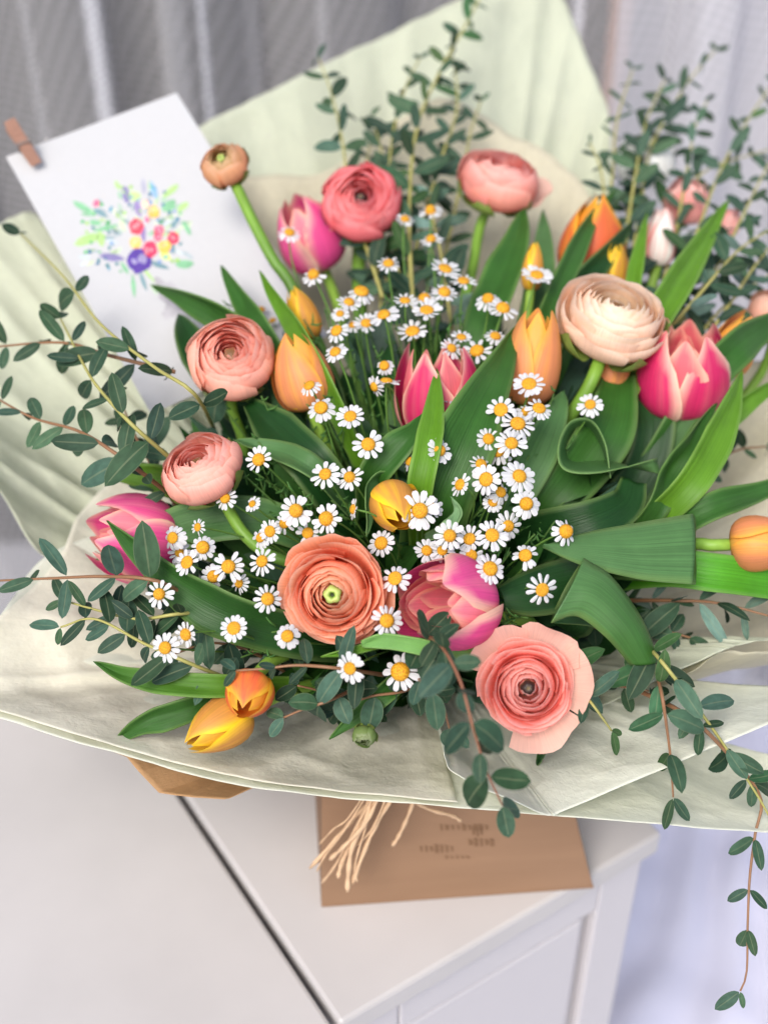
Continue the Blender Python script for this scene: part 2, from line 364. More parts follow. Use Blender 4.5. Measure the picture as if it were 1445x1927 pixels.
# cloth lying on the floor by the cabinet corner
P = []
for i in range(60):
    row = []
    for j in range(40):
        x = .12 + i / 59 * .9; y = .75 + j / 39 * .6
        q = x * .9 - y * .35
        z = -.747 + .012 + .03 * (math.sin(q * 46 + 2.5 * mnoise.noise((x * 4, y * 4, 0))) ** 2) * (.4 + .6 * abs(mnoise.noise((x * 3, y * 3, 4)) * 2)) + .01 * mnoise.noise((x * 12, y * 12, 7))
        row.append(Vector((x, y, max(z, -.746))))
    P.append(row)
o = link('floor_cloth', gridmesh('floor_cloth', P, M_CLOTH)); tag(o, 'pale lilac cloth crumpled on the floor right of the cabinet', 'cloth')

# ------------------------------------------------------------------ kraft box with raffia
b1 = at_z(605, 1708, 0); b2 = at_z(1116, 1672, 0); bx = (b2 - b1).normalized(); by = Vector((-bx.y, bx.x, 0))
BH = .14; t1 = b1 + bx * .005 + by * .012; t2 = b2 - bx * .034 + by * .012
def lift(v, z): return Vector((v.x, v.y, z))
BD = .12
box = empty('kraft_box', b1, 'brown kraft flower box with faint stamp, standing under the bouquet', 'box')
mb = MB()
lo4 = [b1, b2, b2 + by * BD - bx * .02, b1 + by * BD]
hi4 = [t1, t2, t2 + by * (BD - .024), t1 + by * (BD - .024)]
for i in range(4):
    a, b, c, d = lift(lo4[i], .0006), lift(lo4[(i + 1) % 4], .0006), lift(hi4[(i + 1) % 4], BH), lift(hi4[i], BH)
    nrm = (b - a).cross(d - a).normalized() * .0018
    mb.prism([q - b1 - nrm for q in (a, b, c, d)], [q - b1 for q in (a, b, c, d)])
bevel(mb.build('side_wall', M_KRAFT, box), .0006)
mb = MB(); mb.prism([lift(q, .0004) - b1 for q in lo4], [lift(q, .0024) - b1 for q in lo4]); mb.build('box_base', M_KRAFT, box)
# stamp print on the front face (too blurred in the picture to read)
fa, fb, fc, fd = lift(b1, 0), lift(b2, 0), lift(t2, BH), lift(t1, BH)
fn = (fb - fa).cross(fd - fa).normalized()
if fn.y > 0: fn = -fn
def face_pt(px, py):
    v = FW + RT * ((px - CX) / FPX) - UP * ((py - CY) / FPX); t = (fa - CAM).dot(fn) / v.dot(fn); return CAM + v * t + fn * .0004
mb = MB(); r = random.Random(4)
for (x0, x1_, y, h_, n_) in [(792, 850, 1596, 7, 7), (885, 925, 1584, 7, 5), (830, 915, 1556, 5, 9), (840, 880, 1612, 3, 5), (890, 905, 1562, 9, 3)]:
    for k in range(n_):
        x = lerp(x0, x1_, k / (n_ - 1)); hh = h_ * r.uniform(.6, 1.2); ww = r.uniform(1.5, 4)
        q = [face_pt(x - ww, y - hh), face_pt(x + ww, y - hh + 2), face_pt(x + ww + 1, y + hh), face_pt(x - ww + 1, y + hh)]
        mb.prism([a - b1 for a in q], [a - b1 + fn * .0002 for a in q])
mb.build('stamp_print', M_STAMP, box)
# raffia: tied strands hanging over the front of the box
raf = empty('raffia_tie', at(690, 1500, .83), 'pale raffia strands hanging down from the bouquet over the kraft box', 'raffia')
ro = raf.location
for (pts, rad) in [([(740, 1470, .83), (675, 1530, .83), (640, 1570, .845), (583, 1634, .86)], .0016),
                   ([(700, 1480, .82), (690, 1540, .82), (664, 1590, .835), (656, 1640, .845), (654, 1678, .85)], .002),
                   ([(760, 1470, .82), (720, 1530, .825), (690, 1590, .84), (662, 1665, .852)], .0017),
                   ([(720, 1480, .815), (690, 1545, .82), (650, 1590, .835), (620, 1618, .85)], .0016),
                   ([(705, 1480, .82), (672, 1560, .83), (645, 1620, .85), (636, 1652, .857)], .0018),
                   ([(790, 1470, .82), (770, 1530, .835), (752, 1570, .85), (738, 1592, .857)], .0015),
                   ([(700, 1480, .815), (650, 1560, .83), (612, 1610, .85), (596, 1640, .86)], .0007),
                   ([(712, 1480, .812), (684, 1570, .83), (668, 1630, .845), (672, 1660, .85)], .0008),
                   ([(695, 1480, .812), (655, 1540, .83), (628, 1560, .84), (600, 1590, .86)], .0007),
                   ([(735, 1480, .812), (700, 1560, .83), (660, 1600, .845), (640, 1625, .85)], .0009),
                   ([(740, 1480, .82), (800, 1520, .84), (850, 1535, .85), (868, 1546, .855)], .0012),
                   ([(715, 1480, .81), (668, 1560, .83), (630, 1630, .86), (605, 1662, .875)], .001)]:
    c = catmull([at(*p) for p in pts], 18)
    n_ = len(c); rr = [rad * .85 * (1 + .25 * math.sin(i * 1.7)) * (1 if i < n_ - 1 else .6) for i in range(n_)]
    tube('strand', c, rr, M_RAFFIA, raf, 5, org=ro)

# ------------------------------------------------------------------ wrapping paper
def sheet(name, rim, mat, label, nu=90, nv=40, sag=.035, wr=.004, seed=0, neck=.03, lin=False, cat='wrapping paper', p1=.35, p2=.75):
    nu = int(nu * 1.7); nv = int(nv * 1.9)
    if lin:
        q = [at(*p) for p in rim]; L = [0]
        for a, b in zip(q, q[1:]): L.append(L[-1] + (b - a).length)
        rim = []
        for i in range(nu):
            t = L[-1] * i / (nu - 1); k = max(j for j in range(len(L) - 1) if L[j] <= t + 1e-9); rim.append(q[k].lerp(q[k + 1], (t - L[k]) / (L[k + 1] - L[k])))
    else: rim = catmull([at(*p) for p in rim], nu)
    nu = len(rim); P = []; sx = seed * 7.3
    for i, p in enumerate(rim):
        h_ = Vector((p.x - BIND.x, p.y - BIND.y, 0)).normalized(); e = BIND + h_ * neck
        q1 = p.lerp(e, p1) + Vector((0, 0, -sag)); q2 = p.lerp(e, p2) + Vector((0, 0, -sag * .9)) ; row = []
        for j in range(nv):
            t = (j / (nv - 1)) * .97
            v = p * (1 - t) ** 3 + q1 * 3 * t * (1 - t) ** 2 + q2 * 3 * t * t * (1 - t) + e * t ** 3
            # broad folds running from rim to neck, and crumples
            f = ((.5 - 2 * abs(mnoise.noise((i / nu * 13 + sx, t * .9, sx)))) * 2.6 + (.5 - 2 * abs(mnoise.noise((i / nu * 31 + sx, t * 1.6, sx + 9)))) * 1.0 * t) * wr * min(1, .25 + t * 2.5)
            cr = 1 - 2 * abs(mnoise.noise((v.x * 16 + sx, v.y * 16, v.z * 16)))
            cr2 = 1 - 2 * abs(mnoise.noise((v.x * 34, v.y * 34 + sx, v.z * 34))) + .5 * (1 - 2 * abs(mnoise.noise((v.x * 75, v.y * 75 + sx, v.z * 75))))
            row.append(v + (Vector((0, -.35, .93)) * (f + cr * wr * 1.0 + cr2 * wr * .34)))
        P.append(row)
    org = rim[len(rim) // 2]; P = [[q - org for q in row] for row in P]
    me = gridmesh(name, P, mat); o = link(name, me); o.location = org
    md = o.modifiers.new('thickness', 'SOLIDIFY'); md.thickness = .0003
    return tag(o, label, cat, 'sheets of wrapping paper round the bouquet')
sheet('tissue_sheet', [(330, 960, .93), (95, 1046, .87), (0, 1165, .82), (-150, 1290, .79), (40, 1366, .768), (250, 1427, .757), (430, 1477, .751), (640, 1504, .75), (1000, 1532, .75), (1250, 1554, .755), (1445, 1567, .765), (1600, 1560, .78), (1680, 1480, .80)],
      M_PAPER_W, 'pale green white tissue sheet whose long front edge crosses above the kraft box', 150, 44, .012, .0028, 1)
sheet('tissue_sheet', [(250, 1000, .93), (97, 1056, .875), (0, 928, .89), (-110, 780, .92), (-200, 600, .97), (-110, 470, 1.01), (0, 428, 1.02), (64, 403, 1.03), (110, 470, 1.04), (300, 560, 1.05)],
      M_PAPER_G, 'pale green tissue sheet at the left edge, under the card', 110, 40, .05, .004, 2)
sheet('tissue_sheet', [(220, 460, 1.04), (290, 290, 1.07), (380, 241, 1.08), (550, 157, 1.1), (720, 77, 1.13), (890, -10, 1.15), (1030, -70, 1.17), (1080, 55, 1.165), (1142, 205, 1.15), (1146, 240, 1.145), (1150, 345, 1.12), (1165, 480, 1.07), (1180, 600, 1.04)],
      M_PAPER_G, 'tall pale green tissue sheet standing behind the flowers', 140, 44, .06, .0035, 3, lin=True)
sheet('tissue_sheet', [(300, 470, 1.03), (440, 350, 1.045), (620, 322, 1.06), (760, 225, 1.085), (850, 195, 1.09), (960, 255, 1.08), (1080, 335, 1.06), (1150, 470, 1.03)],
      M_PAPER_B, 'beige inner tissue layer behind the top ranunculus', 90, 36, .05, .004, 4)
sheet('tissue_sheet', [(1180, 690, 1.02), (1330, 690, 1.01), (1500, 690, .99), (1700, 800, .95), (1740, 1000, .9), (1650, 1180, .85), (1445, 1230, .82), (1360, 1232, .81), (1300, 1270, .81)],
      M_PAPER_B, 'beige tissue layer at the right behind the bright tulip leaves', 80, 36, .05, .004, 5)
sheet('tissue_sheet', [(360, 880, .99), (255, 885, .962), (160, 960, .92), (112, 1052, .866), (0, 1168, .815), (-130, 1290, .785), (30, 1348, .768), (250, 1415, .756), (430, 1462, .750), (640, 1492, .7485), (860, 1512, .7465)],
      M_PAPER_C, 'cream inner tissue layer under the left flowers and yellow tulips', 110, 40, .012, .003, 6)
sheet('tissue_sheet', [(835, 1400, .756), (838, 1430, .749), (862, 1462, .745), (1000, 1526, .742), (1036, 1537, .742), (1060, 1527, .743), (1200, 1468, .748), (1330, 1412, .753), (1445, 1365, .757), (1600, 1300, .78)],
      M_PAPER_W, 'white tissue corner pointing down under the large salmon ranunculus', 100, 40, .006, .0025, 7)
sheet('tissue_sheet', [(1130, 1330, .79), (1240, 1280, .80), (1358, 1228, .80), (1380, 1218, .80), (1445, 1205, .80), (1560, 1200, .82)],
      M_PAPER_G, 'folded yellowish green tissue corner at the right edge', 60, 36, -.004, .003, 8)
sheet('kraft_sheet', [(150, 1390, .80), (240, 1425, .775), (262, 1452, .772), (300, 1492, .775), (360, 1500, .773), (424, 1504, .772), (430, 1503, .774), (470, 1484, .78), (640, 1440, .80)],
      M_KRAFTP, 'brown kraft paper corner sticking out under the front tissue', 120, 30, .02, .0006, 9, lin=True)

# ------------------------------------------------------------------ card and peg
c0 = at(12, 296, .965); c1 = at(333, 175, 1.0); c3 = at(285, 780, .90); c2 = c1 + (c3 - c0)
cx = (c1 - c0); cy = (c3 - c0); cn = cx.cross(cy).normalized()
if cn.dot(CAM - c0) < 0: cn = -cn
card = empty('greeting_card', c0, 'white greeting card printed with a watercolour bunch of flowers, propped in the wrap', 'card')
mb = MB(); mb.prism([Vector(), cx, cx + cy, cy], [Vector() + cn * .0006, cx + cn * .0006, cx + cy + cn * .0006, cy + cn * .0006]); bevel(mb.build('card_sheet', M_CARD, card), .0002)
def cpt(px, py, o=.0007):
    v = FW + RT * ((px - CX) / FPX) - UP * ((py - CY) / FPX); t = (c0 - CAM).dot(cn) / v.dot(cn); return CAM + v * t + cn * o - c0
def blob(mb, px, py, rx, ry, ang, col, leaf=False, z=.0007, wob=.12, rr=random.Random(5)):
    n_ = 14; q = []
    for k in range(n_):
        a = 2 * math.pi * k / n_; s = 1 + rr.uniform(-wob, wob); x = math.cos(a) * rx * s; y = math.sin(a) * ry * s * (abs(math.sin(a)) ** .5 if leaf else 1)
        c_, s_ = math.cos(R(ang)), math.sin(R(ang)); q.append((px + x * c_ - y * s_, py + x * s_ + y * c_))
    mb.prism([cpt(a, b, z - .0001) for a, b in q], [cpt(a, b, z + .00005) for a, b in q], col)
mb = MB(); r = random.Random(11)
G1, G2, G3 = srgb(90, 170, 110), srgb(150, 195, 90), srgb(60, 120, 130)
for (x, y, rx, ry, a, c) in [(157, 391, 22, 6, 28, G1), (190, 402, 16, 5, 30, G3), (165, 452, 26, 9, -20, G2), (190, 450, 16, 8, 80, G2), (180, 420, 12, 6, 10, G1), (200, 430, 24, 4, -15, G1), (318, 388, 16, 10, -30, G1), (345, 390, 14, 6, -40, G2), (347, 498, 18, 8, 0, G1), (312, 483, 12, 7, 30, srgb(200, 215, 80)), (322, 360, 20, 6, -40, G2), (210, 485, 24, 7, 8, srgb(95, 80, 150)), (238, 368, 16, 7, 80, srgb(95, 80, 150)), (260, 393, 16, 6, 75, srgb(120, 90, 160)), (253, 370, 14, 10, 0, srgb(170, 205, 110)), (271, 352, 16, 5, 85, srgb(150, 150, 170)), (290, 360, 18, 6, 70, srgb(110, 160, 200)), (270, 438, 18, 5, 85, srgb(110, 80, 150)), (252, 540, 22, 4, 85, G1), (270, 530, 18, 4, 70, G3), (300, 500, 20, 5, 20, G3), (235, 505, 14, 4, 60, G1), (325, 460, 20, 4, 80, G3), (352, 430, 16, 5, 60, G1), (222, 350, 10, 4, 60, G2), (330, 420, 14, 5, -60, G3), (290, 545, 14, 3, 60, srgb(170, 200, 160)), (278, 515, 24, 3, 50, G2)]:
    blob(mb, x, y, rx, ry, a, mixc(c, (.7, .7, .7), .2), True)
for (x, y, s, c) in [(257, 428, 14, srgb(225, 80, 95)), (283, 470, 14, srgb(222, 70, 100)), (327, 449, 11, srgb(225, 70, 95)), (300, 435, 9, srgb(225, 90, 120)), (298, 446, 8, srgb(225, 90, 120)), (290, 400, 11, srgb(252, 180, 90)), (256, 458, 11, srgb(255, 195, 110)), (310, 466, 12, srgb(252, 185, 90)), (262, 492, 22, srgb(92, 70, 150)), (182, 384, 6, srgb(240, 90, 130)), (277, 415, 5, srgb(240, 110, 150)), (274, 385, 7, srgb(250, 200, 170))]:
    blob(mb, x, y, s, s * 1.08, 0, c, False, .0009)
    for k in range(4): blob(mb, x + r.uniform(-.5, .5) * s, y + r.uniform(-.5, .5) * s, s * .32, s * .2, r.uniform(0, 180), mixc(c, (1, 1, 1), .25), False, .0011)
for k in range(70):
    a = r.uniform(0, 6.28); d_ = r.uniform(.45, 1); x = 255 + math.cos(a) * 105 * d_; y = 440 + math.sin(a) * 92 * d_
    if y > 500 and x > 250: continue
    blob(mb, x, y, r.uniform(2, 4.5), r.uniform(2, 4), r.uniform(0, 180), r.choice([G3, srgb(80, 150, 175), G2, srgb(120, 150, 190), srgb(60, 110, 140), G1]), False, .0008)
for k in range(80):
    a = r.uniform(2.6, 6.8); d_ = r.uniform(.35, 1.08); x = 258 + math.cos(a) * 100 * d_; y = 455 + math.sin(a) * 98 * d_
    blob(mb, x, y, r.uniform(6, 13), r.uniform(2, 4), math.degrees(math.atan2(math.sin(a), math.cos(a))) + r.uniform(-25, 25), mixc(r.choice([G1, G2, G3, srgb(170, 195, 200), srgb(190, 210, 150)]), (.6, .6, .6), r.uniform(.3, .6)), True, .00062)
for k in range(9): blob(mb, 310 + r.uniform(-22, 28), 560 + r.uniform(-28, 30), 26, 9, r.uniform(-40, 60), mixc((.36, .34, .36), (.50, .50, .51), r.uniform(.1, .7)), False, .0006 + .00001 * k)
mb.build('printed_bunch', M_PRINT, card)
mb = MB()
for k in range(45):
    x = r.uniform(60, 520); y = r.uniform(230, 740); blob(mb, x, y, r.uniform(.8, 2), r.uniform(.8, 1.6), 0, srgb(196, 190, 180), False, .00065)
mb.build('paper_fleck', M_PRINT, card)
peg = empty('clothes_peg', at(45, 272, .957), 'small pinkish wooden peg clipped on the card corner', 'peg')
pd = (at(70, 312, .957) - at(20, 236, .957)); pl = pd.length; pd.normalize(); ps = pd.cross(cn).normalized()
for sgn in (1, -1):
    mb = MB(); o_ = cn * (.0028 * sgn + .0006)
    prof = [(-.5, .0012 if sgn > 0 else .0012, .0036), (-.15, .0004, .0026), (.1, .0002, .0024), (.5, -.001, .0012)]
    up = cn * sgn; rows = []
    for (t, a, b) in prof:
        cpos = pd * (t * pl) + cn * .0004
        rows.append([cpos + ps * .0042 + up * (a + .0004), cpos - ps * .0042 + up * (a + .0004), cpos - ps * .0042 + up * (a + b), cpos + ps * .0042 + up * (a + b)])
    for k in range(3): mb.prism(rows[k], rows[k + 1])
    bevel(mb.build('peg_half', M_WOOD, peg), .0004)
tube('spring', [pd * (.03 * pl + .0006 * math.sin(i)) + ps * (i / 60 * .011 - .0055) + pd * (.0018 * math.sin(i * .9)) + cn * (.0004 + .0044 * math.cos(i * .9)) for i in range(60)], .00035, M_STEEL, peg, 5)

# ------------------------------------------------------------------ petals
def bez(a, b, c, d, t): return a * (1 - t) ** 3 + b * 3 * t * (1 - t) ** 2 + c * 3 * t * t * (1 - t) + d * t ** 3
def cup_petal(prof, phi, hw, top, nu=9, nv=8, spiral=.04, wfun=None, ruf=.0, rs=None, colf=None, tiltx=0, mat=None, name='petal'):
    """prof(v)->(rho,z); a petal is a patch of that bowl, u across, v from base to rim"""
    k = rs.uniform(0, 50); P = []; C = []; U = []
    for i in range(nu):
        u = i / (nu - 1) * 2 - 1; row = []; cr = []
        for j in range(nv):
            v = j / (nv - 1) * top(u)
            a = phi + u * hw * (wfun(v) if wfun else 1)
            rho, z = prof(v)
            rho *= 1 + spiral * u
            nn = mnoise.noise((u * 1.6 + k, v * 2.0, k)); 
            rho *= 1 + ruf * nn * v; z += ruf * .5 * prof(1)[0] * mnoise.noise((u * 2.2 + k, k, v)) * v
            p = Vector((rho * math.cos(a), rho * math.sin(a), z)); row.append(p)
            cr.append(colf(u, v))
            U.append(((u + 1) / 2, v))
        P.append(row); C.append(cr)
    return gridmesh(name, P, mat, C, U)
def frame(axis, roll=0):
    q = Vector((0, 0, 1)).rotation_difference(axis); return (q @ Quaternion((0, 0, 1), roll)).to_matrix().to_4x4()
def stem_pts(base, axis, path, n=22):
    if path: pts = [base + axis * .002] + [at(*p) for p in path]
    else:
        end = BIND + Vector((rng.uniform(-.02, .02), rng.uniform(-.02, .02), rng.uniform(-.02, .03)))
        L = (end - base).length
        pts = [bez(base + axis * .002, base - axis * L * .22, end + (base - end) * .35 + Vector((0, 0, .0)), end, t / 7) for t in range(8)]
    return catmull(pts, n)
GREEN_STEM = srgb(120, 160, 55); GREEN_D = srgb(82, 122, 48)
def add_stem(root, base, axis, path, r0, r1, c0_=GREEN_STEM, c1_=GREEN_D, ns=10):
    pts = stem_pts(base, axis, path)
    n_ = len(pts); rr = [lerp(r0, r1, i / (n_ - 1)) for i in range(n_)]
    cols = [mixc(c0_, c1_, sm(i / (n_ - 1), .1, .8)) for i in range(n_)]
    tube('stem', pts, rr, M_STEM, root, ns, cols, org=root.location)

def ranunculus(px, py, dia, hgt, axis, ci, co, rim, label, seed, n=11, cup=.72, flare=1.0, zin=.72, zout=.8, centre='dark', path=None, dd=0, fan=0., sep=True, ctint=None, loose=0, name='ranunculus', per=5, stem_r=.0032, cr=.0):
    r = random.Random(seed); d = D(px, py) + dd; Rr = dia / 2 * d / FPX; H = hgt * Rr
    zin = 1 - (1 - zin) * .35; W_ = (1, .80, .70); ci, co, rim = mixc(ci, W_, .08), mixc(co, W_, .04), mixc(rim, W_, .1)
    ax = cdir(*axis); cen = at(px, py, d); base = cen - ax * H * .5
    root = empty(name, base, label, 'flower', 'ranunculus flowers in the bouquet'); F = frame(ax, r.uniform(0, 6))
    Ls = []
    for k in range(n):
        t = k / (n - 1)
        b = Rr * (.20 + .80 * t ** .78); cc = lerp(cup * lerp(.75, 1, sm(t, 0, .3)), flare, sm(t, .35, 1)); rho = b * cc
        z = H * float(np.interp(t, [0, .45, .8, 1], [zin, 1.0, .97, zout]))
        Ls.append((t, b, rho, z))
    ang = r.uniform(0, 6)
    for (t, b, rho, z) in Ls:
        cnt = per if t > .2 else 4
        ang += 2.4
        for q in range(cnt):
            zz = z * r.uniform(.90, 1.05); bb = b * r.uniform(.97, 1.03); rh = rho * r.uniform(.90, 1.08)
            f_ = fan * sm(t, .25, .8)
            prof = lambda v, bb=bb, zz=zz, rh=rh, f_=f_: (bez(.10 * Rr, bb * lerp(1.12, .80, f_), lerp(bb * 1.12, rh * .74, f_), rh, v), bez(0, -.02 * H, lerp(.78, .96, f_) * zz, zz, v))
            hw = lerp(1.05, .86, t) * r.uniform(.88, 1.12)
            dip = r.uniform(.10, .24); nick = r.uniform(-.6, .6); nd = r.uniform(0, .03) + (.05 * (r.random() < .2))
            dip *= 1 - .5 * fan; kq = r.uniform(0, 99)
            top = lambda u, dip=dip, nick=nick, nd=nd, kq=kq: 1 - dip * abs(u) ** 2.6 - nd * math.exp(-((u - nick) * 7) ** 2) + .022 * mnoise.noise((u * 6 + kq, kq, 0))
            base_c = jit(mixc(ci, co, t), r, .09); rc = jit(rim, r, .04)
            colf = lambda u, v, bc=base_c, rc=rc, t=t: mixc(mixc(mixc(bc, (.62, .66, .30), .45 * (1 - sm(v, .0, .3))), rc, .45 * sm(v, .45, 1)), mixc(rc, (1, .93, .88), .5), .38 * sm(v / (1 - .5 * dip * abs(u)), .90, 1))
            me = cup_petal(prof, ang + q * 2 * math.pi / cnt + r.uniform(-.2, .2), hw, top, 15, 9, .065, None, .06 + .05 * t, r, colf, mat=M_PETAL)
            link('petal', me, root, F)
    for q in range(loose):   # loose, flatter outer petals
        a0 = (r.uniform(0, 6.28) if loose > 4 else [0.15, 1.0, -1.2, 2.2][q]); rh = Rr * r.uniform(1.25, 1.38)
        prof = lambda v, rh=rh: (bez(.1 * Rr, .8 * Rr, 1.0 * Rr, rh, v), bez(0, 0, .22 * H, .5 * H, v))
        # angle measured on screen, so turn it back into the bloom's own frame
        sv = F.inverted().to_3x3() @ cdir(math.cos(a0), math.sin(a0), .0); aa = math.atan2(sv.y, sv.x)
        bc = jit(mixc(co, (.95, .74, .64), .6), r, .05)
        colf = lambda u, v, bc=bc: mixc(bc, (.92, .66, .52), .4 * v)
        link('petal', cup_petal(prof, aa, .66, lambda u: 1 - .12 * u * u, 11, 10, .02, None, .16, r, colf, mat=M_PETAL), root, F)
    # the eye
    z0 = H * zin * .98; er = Rr * (.135 if centre == 'green' else .17)
    if centre == 'green':
        prf = [(.0, .55), (.25, .58), (.36, .8), (.6, 1.02), (.85, .98), (1.15, .7), (1.2, .2)]; cols = [(.02, .03, .01), (.04, .06, .015), (.25, .36, .06), (.50, .60, .16), (.46, .58, .15), (.36, .45, .12), (.3, .4, .1)]
    elif centre == 'dark':
        prf = [(.0, .78), (.3, .85), (.55, .8), (.8, .55), (.95, .25)]; cols = [(.20, .13, .04), (.05, .025, .015), (.03, .015, .012), (.03, .015, .012), (.15, .08, .04)]
    else:
        prf = [(.0, .5), (.5, .5), (.9, .3)]; cols = [(.16, .08, .03), (.2, .1, .04), (.3, .15, .08)]
    if centre: 
        P = []; C = []
        for i in range(20):
            a = 2 * math.pi * i / 20; row = []; cc = []
            for (q, zq), c in zip(prf, cols):
                wob = 1 + .1 * math.sin(a * 5 + q * 3)
                row.append(Vector((math.cos(a) * q * er * wob, math.sin(a) * q * er * wob, z0 + (zq - .75) * er * 1.2))); cc.append(c)
            P.append(row); C.append(cc)
        link('flower_eye', gridmesh('flower_eye', P, M_STEM, C, closed=True), root, F)
    if sep:
        for q in range(5):
            a = q * 2 * math.pi / 5 + r.uniform(-.2, .2) + seed
            ln = r.uniform(.8, 1.1)
            prof = lambda v, ln=ln: (bez(.08 * Rr, .8 * Rr, 1.06 * Rr, 1.03 * Rr * ln ** .3, v), bez(-.03 * H, -.10 * H, .06 * H, .56 * H * ln, v))
            colf = lambda u, v: mixc(srgb(150, 175, 80), srgb(120, 140, 70), v)
            link('sepal', cup_petal(prof, a, .42, lambda u: 1 - .25 * u * u, 7, 7, 0, lambda v: 1 - .6 * v ** 3, .05, r, colf, mat=M_STEM, name='sepal'), root, F)
    add_stem(root, base - ax * .001, ax, path, stem_r, stem_r * 1.1)
    return root

C_OR = srgb(250, 150, 100); 
ranunculus(632, 1112, 212, .95, (-.13, -.12, 1), srgb(253, 186, 146), srgb(246, 124, 78), srgb(255, 196, 156), 'large orange ranunculus with a green eye, left of the pink double tulip', 1, n=13, cup=.72, flare=1.0, zin=.85, zout=.42, centre='green', fan=.95, sep=False)
ranunculus(992, 1292, 188, .85, (-.04, .02, 1), srgb(254, 168, 158), srgb(252, 142, 122), srgb(255, 200, 188), 'large salmon pink ranunculus with a dark eye, lowest in the bouquet', 2, n=11, cup=.76, flare=1.0, zin=.75, zout=.42, centre='dark', fan=.85, loose=4, sep=False)
ranunculus(380, 885, 158, 1.0, (-.32, .62, .7), srgb(252, 166, 144), srgb(255, 190, 170), srgb(253, 196, 180), 'salmon pink ranunculus tilted to the left on a bent green stem', 3, cup=.62, flare=.80, zin=.72, zout=.95, centre='dull', path=[(425, 950, .79), (455, 1000, .785), (500, 1040, .785), (560, 1065, .79), (650, 1110, .84), (760, 1180, .9)], stem_r=.0034)
ranunculus(437, 676, 162, 1.08, (.0, .34, .94), srgb(252, 162, 140), srgb(255, 192, 168), srgb(253, 196, 176), 'peach pink ranunculus beside the orange tulip, above a straight green stem', 4, cup=.66, flare=.80, zin=.66, zout=.92, centre='dull', path=[(437, 765, .855), (455, 820, .86), (480, 900, .87), (620, 1060, .89), (760, 1180, .92)])
ranunculus(678, 381, 150, 1.1, (.03, .12, 1), srgb(250, 124, 132), srgb(248, 112, 124), srgb(254, 160, 162), 'coral pink ranunculus with a black eye, in front of the blurred pink tulip', 5, cup=.68, flare=.78, zin=.72, zout=.88, centre='dark', path=[(676, 470, .975), (676, 540, .97), (690, 700, .95), (760, 1100, .95)], stem_r=.0048)
ranunculus(938, 343, 150, 1.15, (.16, .72, .62), srgb(244, 140, 130), srgb(250, 168, 150), srgb(254, 200, 188), 'pale pink ranunculus on a tall curved stem, highest at the top centre', 6, cup=.62, flare=.86, zin=.8, zout=.9, centre='dull', path=[(905, 420, .975), (890, 500, .965), (876, 575, .95), (885, 640, .94), (860, 900, .93), (800, 1180, .93)], stem_r=.0036, loose=1)
ranunculus(1150, 604, 212, .95, (.16, .64, .72), srgb(255, 238, 208), srgb(254, 218, 192), srgb(255, 238, 220), 'big pale peach ranunculus next to the pink and cream tulip at right', 7, n=11, dd=-.012, cup=.66, flare=1.0, zin=.86, zout=.66, fan=.35, centre='dull', path=[(1120, 700, .845), (1085, 765, .85), (1020, 850, .865), (930, 980, .885), (830, 1170, .92)], stem_r=.0042)
ranunculus(423, 310, 94, 1.15, (-.22, .36, .9), srgb(190, 190, 105), srgb(232, 160, 118), srgb(226, 180, 120), 'small half closed peach green ranunculus bud above the card', 8, n=8, cup=.55, flare=.6, zin=.86, zout=.92, centre='green', dd=-.08, path=[(447, 355, .91), (478, 420, .905), (515, 490, .90), (560, 560, .90), (660, 800, .90), (770, 1150, .93)], stem_r=.0036)
ranunculus(1462, 588, 120, 1.2, (-.1, .8, .5), srgb(248, 205, 170), srgb(246, 190, 160), srgb(252, 215, 190), 'pale peach ranunculus bud cut by the right edge of the picture', 9, n=7, cup=.5, flare=.6, zin=.9, zout=.95, centre=None, dd=.03)
ranunculus(686, 1385, 50, 1.2, (-.15, -.5, .8), srgb(110, 140, 60), srgb(105, 138, 62), srgb(130, 155, 80), 'tight green ranunculus bud lying on the front paper', 10, n=5, cup=.35, flare=.5, zin=.95, zout=1., centre=None, path=[(706, 1352, .765), (745, 1310, .78), (800, 1250, .85)], stem_r=.0022)

# ------------------------------------------------------------------ tulips
ORG = dict(mid=srgb(226, 146, 98), edge=srgb(246, 178, 72), base=srgb(200, 165, 90), ins=srgb(252, 206, 60))
PNK = dict(mid=srgb(222, 50, 108), edge=srgb(255, 214, 186), base=srgb(236, 120, 140), ins=srgb(250, 160, 140), fl=.12)
PNK2 = dict(mid=srgb(240, 88, 156), edge=srgb(255, 212, 184), base=srgb(236, 110, 150), ins=srgb(250, 180, 150), fl=.15)
FLM = dict(mid=srgb(232, 110, 66), edge=srgb(250, 196, 60), base=srgb(215, 110, 60), ins=srgb(250, 190, 40))
YEL = dict(mid=srgb(214, 150, 70), edge=srgb(252, 212, 40), base=srgb(200, 170, 70), ins=srgb(252, 205, 30))
PAL = dict(mid=srgb(238, 158, 150), edge=srgb(246, 205, 195), base=srgb(220, 190, 160), ins=srgb(244, 190, 180))
WHT = dict(mid=srgb(244, 244, 240), edge=srgb(250, 250, 250), base=srgb(215, 225, 190), ins=srgb(250, 250, 246))
